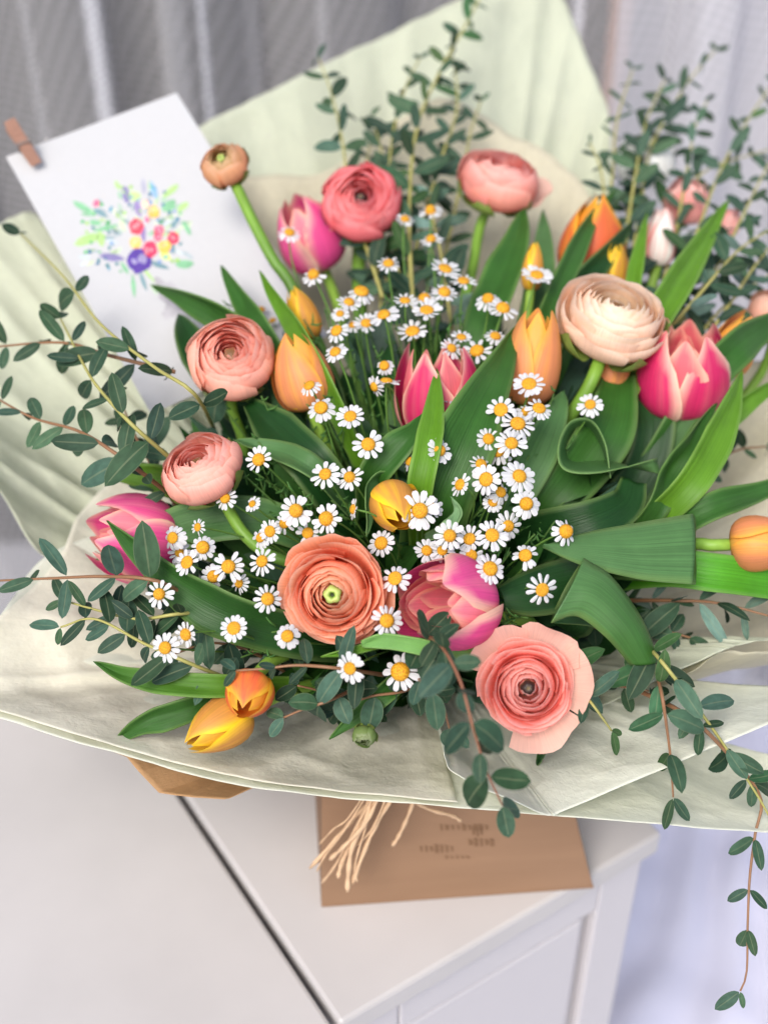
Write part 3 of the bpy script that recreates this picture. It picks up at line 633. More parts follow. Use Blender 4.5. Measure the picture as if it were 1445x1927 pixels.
def tulip(px, py, wd, ln, axis, pal, label, seed, opn=.32, double=0, path=None, dd=0, edgew=.55, pt=.6, stem_r=.0036, fl=1.0, cnt=3, hwk=1.22, wn=.38, cat='tulip', name='tulip', spread=None, roll=None, grp='tulips in the bouquet', sharp=.24):
    r = random.Random(seed + 100); d = D(px, py) + dd; Rr = wd / 2 * d / FPX; L = ln * d / FPX
    ax = cdir(*axis); cen = at(px, py, d); base = cen - ax * L * .5
    root = empty(name, base, label, cat, grp); F = frame(ax, r.uniform(0, 6) if roll is None else roll)
    def ring(cnt, off, bs, rimk, zk, hw, inner, tilt=0):
        for q in range(cnt):
            b = Rr * bs * r.uniform(.97, 1.03); rh = Rr * rimk * r.uniform(.8, 1.2); z = L * zk * r.uniform(.95, 1.02)
            prof = lambda v: (bez(.12 * Rr, b * 1.22, b * 1.2, rh, v), bez(0, -.04 * L, .55 * z, z, v))
            wf = lambda v: (1 - wn * sm(v, .45, 1.0)) * (.75 + .25 * sm(v, 0, .4))
            top = lambda u, s=sharp: 1 - s * abs(u) ** 1.7
            m_, e_ = jit(pal['mid'], r, .07), jit(pal['edge'], r, .05)
            ins = pal['ins']; kk = r.uniform(0, 30)
            def colf(u, v):
                w_ = abs(u) + (.14 if 'fl' in pal else .3) * mnoise.noise((u * 9 + kk, v * 1.5, kk))
                e = sm(w_, edgew, .98); e = max(e, .8 * sm(v + .3 * abs(u), .92, 1.05))
                fl_ = sm(mnoise.noise((u * 14 + kk, v * 1.2, kk + 3)), .0, .5); c = mixc(m_, e_, max(e, pal.get('fl', .45) * fl_)); c = mixc(c, tuple(x * .82 for x in m_), .4 * math.exp(-(u * 6) ** 2)); c = mixc(c, pal['base'], .8 * (1 - sm(v, .0, .28)))
                if inner: c = mixc(c, ins, .4)
                return c
            me = cup_petal(prof, off + q * 2 * math.pi / cnt + r.uniform(-.08, .08), hw, top, 13, 11, .06, wf, .05, r, colf, mat=M_TULIP)
            link('petal', me, root, F)
    if double:
        for s_ in range(double):
            k = .38 + .5 * s_ / double
            ring(4, r.uniform(0, 6), k, opn * (.35 + .75 * k), .80 + .14 * s_ / double, .85, True)
    ring(cnt, math.pi / cnt, .88, opn * .85, .96, hwk * .93, True)
    ring(cnt, 0, 1.0, opn * fl, 1.0, hwk, False)
    if opn > .45 and not double:
        mbx = MB()
        for q in range(6):
            a = q * 1.047; V, Fc, C, U = tube_data([Vector((.1 * Rr * math.cos(a), .1 * Rr * math.sin(a), .1 * L)), Vector((.25 * Rr * math.cos(a), .25 * Rr * math.sin(a), .3 * L)), Vector((.3 * Rr * math.cos(a), .3 * Rr * math.sin(a), .5 * L))], [.001, .0012, .0016], 5, [(.05, .04, .02), (.05, .03, .02), (.03, .02, .02)]); mbx.add(V, Fc, C, U)
        o_ = mbx.build('stamens', M_STEM, root, True); o_.matrix_basis = F
    add_stem(root, base, ax, path, stem_r, stem_r * 1.05, srgb(140, 178, 70), srgb(82, 130, 50))
    return root
tulip(843, 1137, 180, 178, (-.60, .02, .80), PNK2, 'pink double tulip with torn cream inner petals, right of the orange ranunculus', 1, wn=.34, opn=.70, double=4, edgew=.66, roll=.4, cnt=4, hwk=.92, path=[(925, 1158, .775), (1000, 1175, .80), (960, 1230, .86), (830, 1220, .92)], dd=.002, sharp=.22)
tulip(1281, 697, 176, 176, (.02, .86, .50), PNK, 'pink and cream striped double tulip under the big peach ranunculus', 2, opn=.66, double=4, edgew=.62, dd=.024, wn=.42, cnt=4, hwk=.88, path=[(1286, 790, .87), (1280, 860, .88), (1200, 1000, .90), (900, 1180, .93)], sharp=.24, roll=.5)
tulip(822, 735, 152, 176, (-.05, .96, .26), PNK, 'deep pink tulip with pointed cream edged petals, behind the centre leaves', 3, opn=.66, edgew=.66, dd=.02, sharp=.34, cnt=4, hwk=.85)
tulip(580, 437, 128, 150, (-.35, .75, .5), PNK2, 'blurred pink tulip behind the coral ranunculus', 4, opn=.45, double=1, dd=.04, edgew=.8)
tulip(248, 1012, 168, 165, (-.88, .22, .42), PNK2, 'pink tulip lying to the left behind the crossing leaves', 5, opn=.62, double=2, dd=.035, edgew=.66, sharp=.34, cnt=4, hwk=.9)
tulip(566, 698, 118, 150, (-.26, .95, .18), ORG, 'orange tulip beside the peach pink ranunculus', 6, opn=.30, dd=.012, edgew=.7)
tulip(1000, 672, 112, 180, (.12, .97, .2), ORG, 'orange and yellow tulip behind the broad centre leaf', 7, opn=.45, dd=.01, edgew=.65)
tulip(1117, 443, 132, 168, (.12, .95, .25), FLM, 'red orange tulip with a yellow streak at the upper right', 8, opn=.12, dd=.03, edgew=.72)
tulip(746, 958, 100, 112, (.25, -.55, .80), YEL, 'small yellow orange tulip facing down in the centre', 9, opn=.22, edgew=.6, dd=-.003)
tulip(466, 1314, 100, 96, (-.12, -.52, .84), FLM, 'flame orange tulip facing down above the yellow tulip', 10, opn=.24, edgew=.5, dd=-.004)
tulip(408, 1371, 106, 138, (-.78, -.42, .46), YEL, 'yellow tulip lying on the front paper, pointing left', 11, opn=.2, edgew=.5, dd=-.002)
tulip(1440, 1019, 112, 130, (.93, .1, .3), ORG, 'orange tulip on a level stem at the right edge', 12, opn=.25, edgew=.5, roll=.55, cnt=3, hwk=1.0, path=[(1340, 1026, .80), (1290, 1027, .81), (1150, 1070, .85), (900, 1180, .92)], dd=.005)
tulip(1385, 645, 92, 126, (.42, .84, .3), ORG, 'orange yellow tulip crossed by a leaf near the right edge', 13, opn=.28, dd=.02, edgew=.62)
tulip(1152, 500, 66, 92, (.1, .95, .25), YEL, 'small yellow tulip behind the leaf above the peach ranunculus', 14, opn=.3, dd=.03)
tulip(1002, 500, 42, 92, (.06, .98, .15), YEL, 'slender yellow tulip bud between upright leaves at the top', 15, opn=.25, dd=.0, stem_r=.003)
tulip(1148, 690, 80, 84, (.15, .95, .2), ORG, 'brownish orange tulip half hidden below the peach ranunculus', 16, opn=.3, dd=.035)
tulip(567, 590, 62, 104, (-.35, .92, .15), YEL, 'slender yellow orange tulip bud left of the daisies', 17, opn=.25, dd=.03, stem_r=.003)
tulip(1293, 376, 84, 84, (.2, .8, .5), PAL, 'blurred pale pink blossom behind the eucalyptus at upper right', 18, opn=.6, double=1, dd=.05, cat='flower', name='pale_blossom', grp='blurred blossoms at the back')
tulip(1368, 420, 58, 62, (.6, .5, .5), PAL, 'small pale pink bud right of the blurred pink blossom', 19, opn=.3, dd=.05, cat='flower', name='pale_blossom', grp='blurred blossoms at the back')
tulip(1215, 305, 104, 84, (.1, .8, .5), WHT, 'blurred white blossom at the top right', 20, opn=.9, double=1, dd=.06, cat='flower', name='white_blossom', grp='blurred blossoms at the back')
tulip(1243, 445, 62, 110, (.1, .95, .2), dict(mid=srgb(245, 245, 235), edge=srgb(235, 130, 120), base=srgb(230, 230, 200), ins=srgb(250, 250, 240)), 'white blossom with a pink edge behind the long bright leaf', 21, opn=.4, dd=.04, cat='flower', name='white_blossom', grp='blurred blossoms at the back')

# ------------------------------------------------------------------ tulip leaves
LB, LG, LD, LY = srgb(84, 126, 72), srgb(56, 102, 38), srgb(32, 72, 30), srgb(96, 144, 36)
def leaf(pts, W, label, col=LG, tilt=0, fold=.25, dd=0, n=34, prof=None, twist=0, seed=0, col2=None):
    """long blade: pts tip first (px, py[, extra depth]); W full width in px"""
    P3 = []
    for p in pts:
        P3.append(at(p[0], p[1], D(p[0], p[1]) + dd + (p[2] if len(p) > 2 else 0)))
    sp = catmull(P3, n); P = []; C = []; U = []; ww = W * D(*pts[1][:2]) / FPX / 2
    kk = seed * 3.1 + pts[0][0] * .01
    for i, p in enumerate(sp):
        s = i / (n - 1); t = (sp[min(i + 1, n - 1)] - sp[max(i - 1, 0)]).normalized()
        view = (CAM - p).normalized(); nrm = (view - t * view.dot(t)).normalized()
        nrm = Quaternion(t, R(tilt + twist * s)) @ nrm; side = t.cross(nrm).normalized()
        wd = ww * (prof(s) if prof else (min(1, (s / .42)) ** .72 * (1 - .25 * sm(s, .6, 1))))
        row = []; cc = []
        for j in range(9):
            u = j / 4 - 1
            off = side * (u * wd) + nrm * (fold * wd * (abs(u) ** 1.6 - .3) + .0012 * mnoise.noise((s * 5 + kk, u * 1.2, kk)) * 1.6)
            row.append(p + off); U.append(((u + 1) / 2, s))
            c = mixc(col, col2 or col, s)
            cc.append(mixc(c, srgb(160, 190, 110), .3 * sm(abs(u), .9, 1.0)))
        P.append(row); C.append(cc)
    # grid is (along, across)
    org = sp[-1]; P = [[q - org for q in row] for row in P]
    o = link('tulip_leaf', gridmesh('tulip_leaf', P, M_LEAF, C, U)); o.location = org
    md = o.modifiers.new('thickness', 'SOLIDIFY'); md.thickness = .0006; md.offset = 0
    return tag(o, label, 'leaf', 'long tulip leaves in the bouquet')
def ribbon(A, B, label, col=LG, dd=0, n=40, bulge=0., col2=None):
    """blade given by its two edges"""
    a = catmull([at(p[0], p[1], D(p[0], p[1]) + dd + (p[2] if len(p) > 2 else 0)) for p in A], n)
    b = catmull([at(p[0], p[1], D(p[0], p[1]) + dd + (p[2] if len(p) > 2 else 0)) for p in B], n)
    P = []; C = []; U = []
    for i in range(n):
        s = i / (n - 1); row = []; cc = []
        t = (a[min(i + 1, n - 1)] - a[max(0, i - 1)]); ac = b[i] - a[i]; nn = t.cross(ac)
        nn = nn.normalized() if nn.length > 1e-9 else UP
        if nn.dot(CAM - a[i]) < 0: nn = -nn
        for j in range(9):
            u = j / 8; q = a[i].lerp(b[i], u) + nn * (bulge * math.sin(math.pi * u) + .0008 * mnoise.noise((s * 4, u * 2, A[0][0] * .1)))
            row.append(q); U.append((u, s)); cc.append(mixc(mixc(col, col2 or col, s), srgb(160, 190, 110), .3 * sm(abs(2 * u - 1), .93, 1)))
        P.append(row); C.append(cc)
    org = a[-1]; P = [[q - org for q in row] for row in P]
    o = link('tulip_leaf', gridmesh('tulip_leaf', P, M_LEAF, C, U)); o.location = org
    md = o.modifiers.new('thickness', 'SOLIDIFY'); md.thickness = .0006; md.offset = 0
    return tag(o, label, 'leaf', 'long tulip leaves in the bouquet')
leaf([(168, 893), (240, 890, .01), (330, 910, .02), (440, 960, .04), (600, 1060, .1)], 62, 'green leaf pointing left above the lying pink tulip', LY, 20, .3, .03)
leaf([(182, 1053), (260, 1025), (380, 985, .01), (500, 980, .02), (640, 1040, .06)], 92, 'bluish green leaf pointing left behind the bent ranunculus stem', LB, -18, .3, .028)
leaf([(203, 980), (262, 1040), (345, 1110, .005), (440, 1160, .01), (560, 1190, .03), (700, 1200, .08)], 100, 'dark green sickle leaf with a torn tip, crossing the left daisies', LG, 30, .35, -.003, col2=LD, prof=lambda s: min(1, s / .5) ** .9)
leaf([(177, 1245), (240, 1272), (330, 1288), (430, 1292, .01), (560, 1290, .05)], 46, 'glossy green leaf over the left paper, pointing at the flame tulip', LG, -10, .5, .0, col2=LY)
leaf([(213, 1399), (260, 1368), (320, 1346, .005), (390, 1325, .02), (520, 1300, .07)], 52, 'green leaf lying on the front paper left of the yellow tulip', LG, 15, .5, .008)
leaf([(284, 536), (350, 565), (430, 605, .01), (540, 690, .05), (640, 820, .1)], 66, 'dark green leaf overlapping the card, pointing left', LG, 40, .35, .02)
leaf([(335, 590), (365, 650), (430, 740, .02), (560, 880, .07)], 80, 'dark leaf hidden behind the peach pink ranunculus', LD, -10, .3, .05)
leaf([(417, 500), (450, 560), (490, 620, .01), (560, 740, .05), (640, 880, .08)], 52, 'upright green leaf left of the slender yellow bud', LG, 25, .35, .015)
leaf([(489, 510), (530, 580), (580, 660), (640, 780, .03), (700, 920, .08)], 44, 'narrow green leaf crossing in front of the slender yellow bud', LY, 35, .4, .0)
leaf([(974, 610), (945, 680), (905, 760), (865, 850, .01), (820, 960, .04), (800, 1080, .1)], 118, 'broad green leaf in the centre, in front of the orange and yellow tulip', LG, -12, .3, -.008, prof=lambda s: min(1, s / .55) ** .8)
leaf([(822, 695), (818, 760), (806, 840), (790, 930, .02), (790, 1050, .08)], 50, 'narrow upright leaf in front of the deep pink tulip', LY, 10, .4, -.012)
leaf([(795, 780), (775, 815), (740, 850, .005), (700, 900, .02), (690, 980, .06)], 62, 'small curled leaf left of the narrow centre leaf', LG, 50, .5, -.005, twist=-70)
leaf([(1158, 356), (1110, 420), (1070, 500, .005), (1030, 590, .02), (960, 760, .06)], 40, 'blue green leaf crossing the red orange tulip', LG, -15, .35, .0)
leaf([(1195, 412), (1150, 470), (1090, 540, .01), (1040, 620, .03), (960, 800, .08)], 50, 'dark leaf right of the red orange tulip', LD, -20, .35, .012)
leaf([(1370, 376), (1325, 450), (1270, 540), (1225, 620, .02), (1150, 800, .07)], 54, 'long bright leaf with a pale midline above the striped tulip', LY, -10, .45, -.01)
leaf([(1217, 400), (1205, 460), (1192, 530, .01), (1180, 640, .04), (1120, 820, .08)], 30, 'thin bright upright leaf above the peach ranunculus', LY, 10, .4, .0)
leaf([(987, 392), (972, 450), (940, 530, .01), (905, 620, .03), (860, 780, .08)], 74, 'upright leaf beside the slender top bud, left side', LG, 20, .35, .01)
leaf([(1022, 395), (1022, 460), (1012, 540, .01), (990, 640, .04), (940, 820, .08)], 56, 'upright leaf beside the slender top bud, right side', LB, -15, .35, .03)
leaf([(1396, 698), (1372, 770), (1335, 850, .005), (1280, 930, .02), (1150, 1040, .08)], 66, 'bright leaf rising right of the striped tulip', LY, -25, .4, -.004)
leaf([(1345, 760), (1300, 830), (1260, 890, .01), (1225, 970, .02), (1120, 1080, .08)], 56, 'green leaf just under the striped tulip', LG, -35, .45, .012)
leaf([(1500, 580), (1440, 615), (1380, 660), (1310, 740, .03), (1220, 880, .08)], 70, 'leaf crossing the orange yellow tulip near the right edge', LG, -20, .3, -.005)
leaf([(1530, 690), (1440, 735), (1370, 790, .02), (1290, 880, .05), (1200, 980, .09)], 40, 'thin bright leaf at the right edge under the striped tulip', LY, -20, .4, .02)
leaf([(1530, 885), (1430, 925), (1340, 955), (1250, 1000, .03), (1120, 1060, .08)], 56, 'green leaf running to the right edge above the folded leaf', LG, 20, .35, .015)
leaf([(1560, 1110), (1440, 1092), (1350, 1080), (1240, 1070, .02), (1080, 1090, .08)], 84, 'vivid green leaf under the level tulip stem at right', srgb(84, 160, 36), 15, .3, .02, prof=lambda s: .9)
ribbon([(1020, 1028), (1100, 1003), (1200, 984), (1302, 967, .0)], [(1020, 1030), (1090, 1062), (1200, 1090), (1302, 1100, .0)], 'broad folded leaf with a straight cut right end', LB, -.004, bulge=.003)
ribbon([(1302, 967, .001), (1306, 975, .006), (1290, 985, .016), (1150, 1010, .05)], [(1302, 1100, .001), (1306, 1100, .006), (1290, 1098, .016), (1150, 1090, .06)], 'back half of the broad folded leaf, doubled under its right end', LG, -.004)
ribbon([(1036, 1172, .03), (1045, 1140, .008), (1070, 1095, .002), (1098, 1051)][::1] , [(1090, 1200, .045), (1110, 1190, .03), (1130, 1150, .02), (1150, 1090, .01)], 'underside of the reflexed leaf above the salmon ranunculus', LD, .008)
ribbon([(1038, 1170, .0), (1058, 1140), (1080, 1095), (1100, 1050)][::-1] + [] , [(1040, 1172, .0), (1130, 1185), (1185, 1240), (1190, 1255)][::-1] , 'dark inner fold of the reflexed leaf', LD, .02)
ribbon([(1098, 1050), (1150, 1085), (1205, 1160), (1240, 1245, .004)], [(1036, 1172), (1085, 1160), (1140, 1200), (1186, 1252, .006)], 'broad reflexed green leaf above the salmon ranunculus', LB, -.008, bulge=.006, col2=LG)
ribbon([(935, 1105), (985, 1075), (1060, 1050), (1130, 1040, .02)], [(950, 1150), (1000, 1160), (1070, 1150), (1140, 1130, .02)], 'dark leaf behind the single daisy at right of centre', LD, .02, bulge=.004)
ribbon([(1148, 900, .01), (1140, 835), (1112, 792), (1072, 795), (1050, 840), (1062, 884), (1130, 890), (1235, 862, .01)], [(1140, 890, .05), (1122, 850, .05), (1104, 824, .05), (1088, 826, .05), (1080, 848, .05), (1088, 862, .045), (1140, 868, .03), (1240, 892, .015)], 'curled leaf end forming a dark loop left of the striped tulip', LB, .016, n=70)
leaf([(1062, 735), (1045, 780), (1010, 860, .01), (960, 950, .03), (900, 1050, .08)], 72, 'blue green leaf left of the dark loop', LB, -15, .35, .03)
leaf([(1165, 700), (1150, 790), (1110, 860, .01), (1030, 960, .03), (930, 1060, .08)], 110, 'broad dark leaf right of the dark loop', LG, -5, .3, .035, prof=lambda s: .55 + .45 * math.sin(math.pi * min(1, s * 1.2)))
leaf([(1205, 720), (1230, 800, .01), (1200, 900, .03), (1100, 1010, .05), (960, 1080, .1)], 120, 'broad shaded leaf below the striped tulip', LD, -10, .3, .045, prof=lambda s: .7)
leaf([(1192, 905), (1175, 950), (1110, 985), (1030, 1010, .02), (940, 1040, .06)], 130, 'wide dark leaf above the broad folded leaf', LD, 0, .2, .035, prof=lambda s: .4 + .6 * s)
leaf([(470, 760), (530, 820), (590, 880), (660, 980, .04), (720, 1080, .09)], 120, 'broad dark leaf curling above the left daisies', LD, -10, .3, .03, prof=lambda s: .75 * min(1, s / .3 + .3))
leaf([(440, 830), (520, 850), (590, 885), (660, 960, .04)], 60, 'bluish leaf crossing above the two daisies left of centre', LB, -45, .3, .02)
leaf([(680, 1212), (720, 1206), (780, 1214), (850, 1228, .01), (930, 1230, .04)], 30, 'small light green leaf under the pink double tulip', srgb(120, 172, 90), 10, .5, -.012, prof=lambda s: min(1, (s + .06) / .3) ** .6)
leaf([(604, 1236), (650, 1228), (700, 1216), (760, 1205, .03)], 16, 'thin green leaf tip under the orange ranunculus', LY, 0, .4, -.006)
leaf([(690, 1010), (695, 960), (700, 920), (725, 905, .01), (760, 1000, .06)], 40, 'pale edged leaf hugging the small centre tulip', LB, 40, .5, .012)
leaf([(850, 935), (862, 965), (840, 995), (800, 1015, .02)], 26, 'tiny curled leaf right of the small centre tulip', srgb(130, 170, 120), 30, .5, .006)
leaf([(620, 1390), (680, 1340), (740, 1290, .01), (800, 1240, .05)], 44, 'green leaf under the front daisies, low centre', LG, 20, .4, .02)
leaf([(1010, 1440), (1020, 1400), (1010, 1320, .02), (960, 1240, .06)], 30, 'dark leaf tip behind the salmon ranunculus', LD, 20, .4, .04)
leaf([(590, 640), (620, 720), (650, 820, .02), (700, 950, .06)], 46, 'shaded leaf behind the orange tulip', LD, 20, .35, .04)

# ------------------------------------------------------------------ eucalyptus
def euc_mesh(ratio, curve, seed, notch=0.):
    r = random.Random(seed); P = []; U = []; C = []
    nl, nw = 11, 7
    for i in range(nl):
        s = i / (nl - 1); wv = ratio * .5 * (s ** .6) * ((1 - s) ** .62) / .494 + (.006 if s == 0 else 0)
        row = []; cc = []
        for j in range(nw):
            u = j / (nw - 1) * 2 - 1
            z = curve * s * s + .14 * abs(u) * wv + .02 * mnoise.noise((s * 3 + seed, u, seed))
            row.append(Vector((u * wv, .05 + s * .95, z))); U.append(((u + 1) / 2, s)); cc.append((1, 1, 1))
        P.append(row); C.append(cc)
    return P, C, U
EU = {}
for tone, colr in (('dark', srgb(36, 60, 42)), ('mid', srgb(48, 74, 54)), ('pale', srgb(78, 106, 90)), ('green', srgb(44, 78, 42))):
    for kind, ra in (('n', .28), ('m', .43), ('r', .66)):
        lst = []
        for v in range(3):
            P, C, U = euc_mesh(ra * (1 + .1 * (v - 1)), (-.16, .12, -.38)[v], v * 5 + int(ra * 10))
            C = [[jit(colr, random.Random(v), .05)] * len(row) for row in C]
            lst.append(gridmesh('eucalyptus_leaf', P, M_EUC, C, U))
        EU[tone, kind] = lst
def euc(pts, ll, label, kind='m', tones=('dark', 'mid'), gap=36, seed=1, dd=0, stemc=srgb(150, 130, 85), sr=.0011, start=0., taper=.35, tip=True, spread=58):
    r = random.Random(seed * 13 + 5)
    P3 = [at(p[0], p[1], D(p[0], p[1]) + dd + (p[2] if len(p) > 2 else 0)) for p in pts]   # root first, tip last
    d0 = D(*pts[-1][:2]); length_px = sum(math.dist(pts[i][:2], pts[i + 1][:2]) for i in range(len(pts) - 1))
    n = 40; sp = catmull(P3, 160); LL = [0]
    for a_, b_ in zip(sp, sp[1:]): LL.append(LL[-1] + (b_ - a_).length)
    sp = [Vector([float(np.interp(LL[-1] * i / (n - 1), LL, [q[c] for q in sp])) for c in range(3)]) for i in range(n)]
    root = empty('eucalyptus_sprig', sp[0], label, 'eucalyptus', 'eucalyptus sprigs in the bouquet')
    tube('stem', sp, [sr * lerp(1.25, .5, i / (n - 1)) for i in range(n)], M_STEM, root, 6, [stemc] * n, org=sp[0])
    L0 = ll * (1.22 if pts[-1][1] > 400 else 1.18) * d0 / FPX; nodes = max(2, int(length_px * (1 - start) / gap)); az = r.uniform(0, 3)
    for k in range(nodes + 1):
        s = start + (1 - start) * (k + .3 * r.random()) / (nodes + .3); 
        if k == nodes: s = 1
        x = s * (n - 1); i = min(int(x), n - 2); p = sp[i].lerp(sp[i + 1], x - i); t = (sp[min(i + 2, n - 1)] - sp[max(i - 1, 0)]).normalized()
        view = (CAM - p).normalized(); side = t.cross(view).normalized(); fr = side.cross(t).normalized()
        az += math.pi / 2 + r.uniform(-.35, .35)
        cnt = 2
        for q in range(cnt):
            a = az + math.pi * q; out = (side * math.cos(a) + fr * math.sin(a) * .6).normalized()
            sp_a = R(spread * (.6 if k == nodes else 1) + r.uniform(-14, 14)); dv = (t * math.cos(sp_a) + out * math.sin(sp_a)).normalized()
            dv = (dv + Vector((0, 0, -.12))).normalized()
            up = (view * .75 + Vector((0, 0, .6)) + Vector((r.uniform(-.5, .5), r.uniform(-.5, .5), r.uniform(-.3, .3))) * .7); up = (up - dv * up.dot(dv)).normalized()
            sd_ = dv.cross(up).normalized(); sz = L0 * r.uniform(.66, 1.16) * (1 - taper * sm(s, .5, 1))
            M = Matrix((( sd_.x, dv.x, up.x, 0), (sd_.y, dv.y, up.y, 0), (sd_.z, dv.z, up.z, 0), (0, 0, 0, 1)))
            M = Matrix.Translation(p - sp[0]) @ M @ Matrix.Scale(sz, 4) @ Matrix.Diagonal((r.uniform(.82, 1.12), 1, 1, 1))
            link('leaf', r.choice(EU[r.choice(tones), kind]), root, M)
    return root
DK = ('dark', 'dark', 'mid'); MD = ('dark', 'mid', 'mid'); PL = ('mid', 'pale', 'dark'); GR = ('green', 'dark', 'mid'); YS = srgb(170, 165, 95); RS = srgb(142, 104, 74)
euc([(405, 810, .13), (365, 740, .0), (290, 690), (190, 610), (120, 520), (40, 440)], 50, 'round leaved eucalyptus sprig crossing the card from the left corner', 'r', DK, 108, 1, -.05, YS, spread=68)
euc([(330, 700, .02), (210, 670), (120, 645), (0, 652), (-60, 660)], 66, 'eucalyptus sprig running level to the left edge below the card corner', 'm', DK, 66, 2, -.03, RS)
euc([(320, 930, .05), (230, 862), (150, 812), (60, 785), (-30, 735)], 66, 'eucalyptus sprig rising to the left edge beside the card bottom', 'm', MD, 44, 3, -.02, RS)
euc([(330, 870, .05), (250, 800), (190, 735), (160, 690), (115, 600)], 70, 'eucalyptus sprig leaning up left under the card', 'm', DK, 48, 4, -.035, YS)
euc([(400, 1150, .06), (300, 1095), (200, 1085), (105, 1088), (-30, 1094)], 76, 'eucalyptus sprig with red stem reaching the left edge across the dark gap', 'm', DK, 66, 5, -.012, RS)
euc([(460, 1290, .05), (350, 1245), (270, 1210), (180, 1165), (115, 1180)], 74, 'eucalyptus sprig with yellow stem over the left white paper', 'm', MD, 40, 6, -.008, YS)
euc([(440, 1150, .05), (340, 1155), (260, 1165), (190, 1150), (120, 1130)], 66, 'dense eucalyptus tip just above the yellow stemmed sprig', 'm', DK, 40, 7, .0, YS)
euc([(720, 1270, .05), (640, 1258), (560, 1252), (500, 1258), (445, 1262)], 64, 'eucalyptus sprig with red stem in front of the flame tulip', 'm', DK, 40, 8, -.012, RS, start=.3)
euc([(680, 1290, .05), (620, 1318), (570, 1335), (535, 1350)], 60, 'rounded eucalyptus tip right of the flame tulip', 'r', MD, 36, 9, -.004, RS)
euc([(780, 1190, .05), (825, 1210, -.04), (865, 1280, -.075), (890, 1370, -.085), (915, 1450, -.08), (945, 1515, -.07)], 62, 'near blurred eucalyptus sprig hanging over the front paper past the salmon ranunculus', 'r', DK, 32, 10, .0, srgb(150, 100, 76), sr=.0010, taper=.1, start=.22)
euc([(760, 1250, .06), (800, 1290), (830, 1320), (845, 1370)], 60, 'rounded eucalyptus tip left of the near hanging sprig', 'r', MD, 36, 11, -.012, RS)
euc([(1200, 1200, .08), (1240, 1240, .0), (1310, 1330), (1360, 1400), (1420, 1490), (1460, 1560)], 78, 'eucalyptus sprig arching over the right paper to the right edge', 'm', GR, 62, 12, -.02, YS)
euc([(1230, 1250, .04), (1245, 1310), (1258, 1400), (1262, 1440), (1266, 1500)], 76, 'eucalyptus sprig hanging straight down over the right paper', 'm', GR, 62, 13, -.022, RS)
euc([(1060, 1260, .06), (1110, 1320), (1150, 1375)], 68, 'short eucalyptus sprig between the salmon ranunculus and the hanging sprig', 'm', GR, 48, 14, -.008, YS)
euc([(1180, 1290, .05), (1290, 1345), (1370, 1420), (1430, 1500), (1420, 1570), (1410, 1650), (1406, 1740), (1404, 1830), (1392, 1865)], 62, 'longest eucalyptus sprig trailing below the paper at the lower right', 'm', GR, 88, 15, -.018, RS, spread=46, start=.12)
euc([(780, 640, .06), (770, 400, .02), (785, 240), (830, 130), (880, 40), (920, -40)], 54, 'tall eucalyptus sprig leaving the top of the picture', 'm', GR, 30, 16, .0, YS, sr=.0014)
euc([(720, 560, .06), (660, 370, .02), (645, 270), (625, 180), (600, 110)], 52, 'blurred eucalyptus sprig at the upper left of the tall one', 'm', DK, 40, 17, .0, YS)
euc([(760, 600, .08), (735, 380, .02), (738, 260), (765, 160), (790, 110)], 46, 'thin eucalyptus sprig between the two taller ones', 'm', DK, 34, 18, .01, YS)
euc([(820, 560, .08), (870, 330, .02), (885, 250), (905, 190)], 50, 'short eucalyptus tip above the pale pink ranunculus', 'm', DK, 44, 19, .02, YS)
euc([(720, 600, .06), (700, 420, .02), (690, 320), (700, 250)], 54, 'bushy eucalyptus just behind the coral ranunculus', 'm', PL, 30, 20, .03, YS)
euc([(850, 620, .06), (830, 480, .02), (810, 380), (830, 300)], 60, 'greyish eucalyptus left of the tall ranunculus stem', 'm', PL, 30, 21, .03, YS)
euc([(1150, 640, .08), (1200, 420, .02), (1225, 280), (1290, 160), (1345, 95)], 52, 'eucalyptus sprig with star like leaf pairs at the top right', 'm', DK, 38, 22, .03, YS)
euc([(1240, 620, .06), (1310, 440, .0), (1355, 320), (1410, 220), (1460, 150)], 46, 'eucalyptus sprig reaching the right edge near the top', 'm', GR, 44, 23, .02, YS)
euc([(1120, 560, .08), (1150, 350, .02), (1160, 230), (1190, 130)], 46, 'dark eucalyptus sprig just right of the tall tissue', 'n', DK, 38, 24, .03, YS)
euc([(1220, 660, .06), (1310, 560, .0), (1390, 470), (1470, 420)], 60, 'eucalyptus sprig with grey green leaves at the right, level with the long bright leaf', 'm', PL, 36, 25, .0, YS)
euc([(1180, 560, .08), (1260, 400, .03), (1330, 320), (1450, 280)], 48, 'eucalyptus sprig crossing the blurred pink blossom', 'm', GR, 38, 26, .04, YS)
euc([(1200, 480, .06), (1180, 380, .03), (1230, 260), (1270, 200)], 44, 'small dark eucalyptus tip beside the white blossom', 'm', DK, 30, 27, .03, YS)
euc([(1260, 720, .06), (1340, 600, .02), (1410, 540), (1480, 500)], 54, 'eucalyptus behind the orange yellow tulip at right', 'n', PL, 30, 28, .04, YS)
euc([(1180, 1130, .06), (1270, 1130, .03), (1350, 1135, .02), (1450, 1160)], 76, 'grey eucalyptus under the vivid green leaf at right', 'n', PL, 42, 29, .02, RS)
euc([(1080, 1180, .08), (1180, 1180, .05), (1260, 1190, .04), (1330, 1210, .04)], 60, 'shaded eucalyptus below the broad reflexed leaf', 'r', DK, 34, 30, .02, RS)
euc([(1000, 1330, .08), (1080, 1290, .05), (1150, 1290, .03), (1220, 1300, .02)], 58, 'shaded rounded eucalyptus right of the salmon ranunculus', 'r', DK, 34, 31, .02, RS)
euc([(1180, 1000, .1), (1300, 900, .05), (1380, 850, .04), (1440, 840, .04)], 54, 'dark eucalyptus behind the bright leaves near the right edge', 'm', DK, 40, 32, .05, RS)
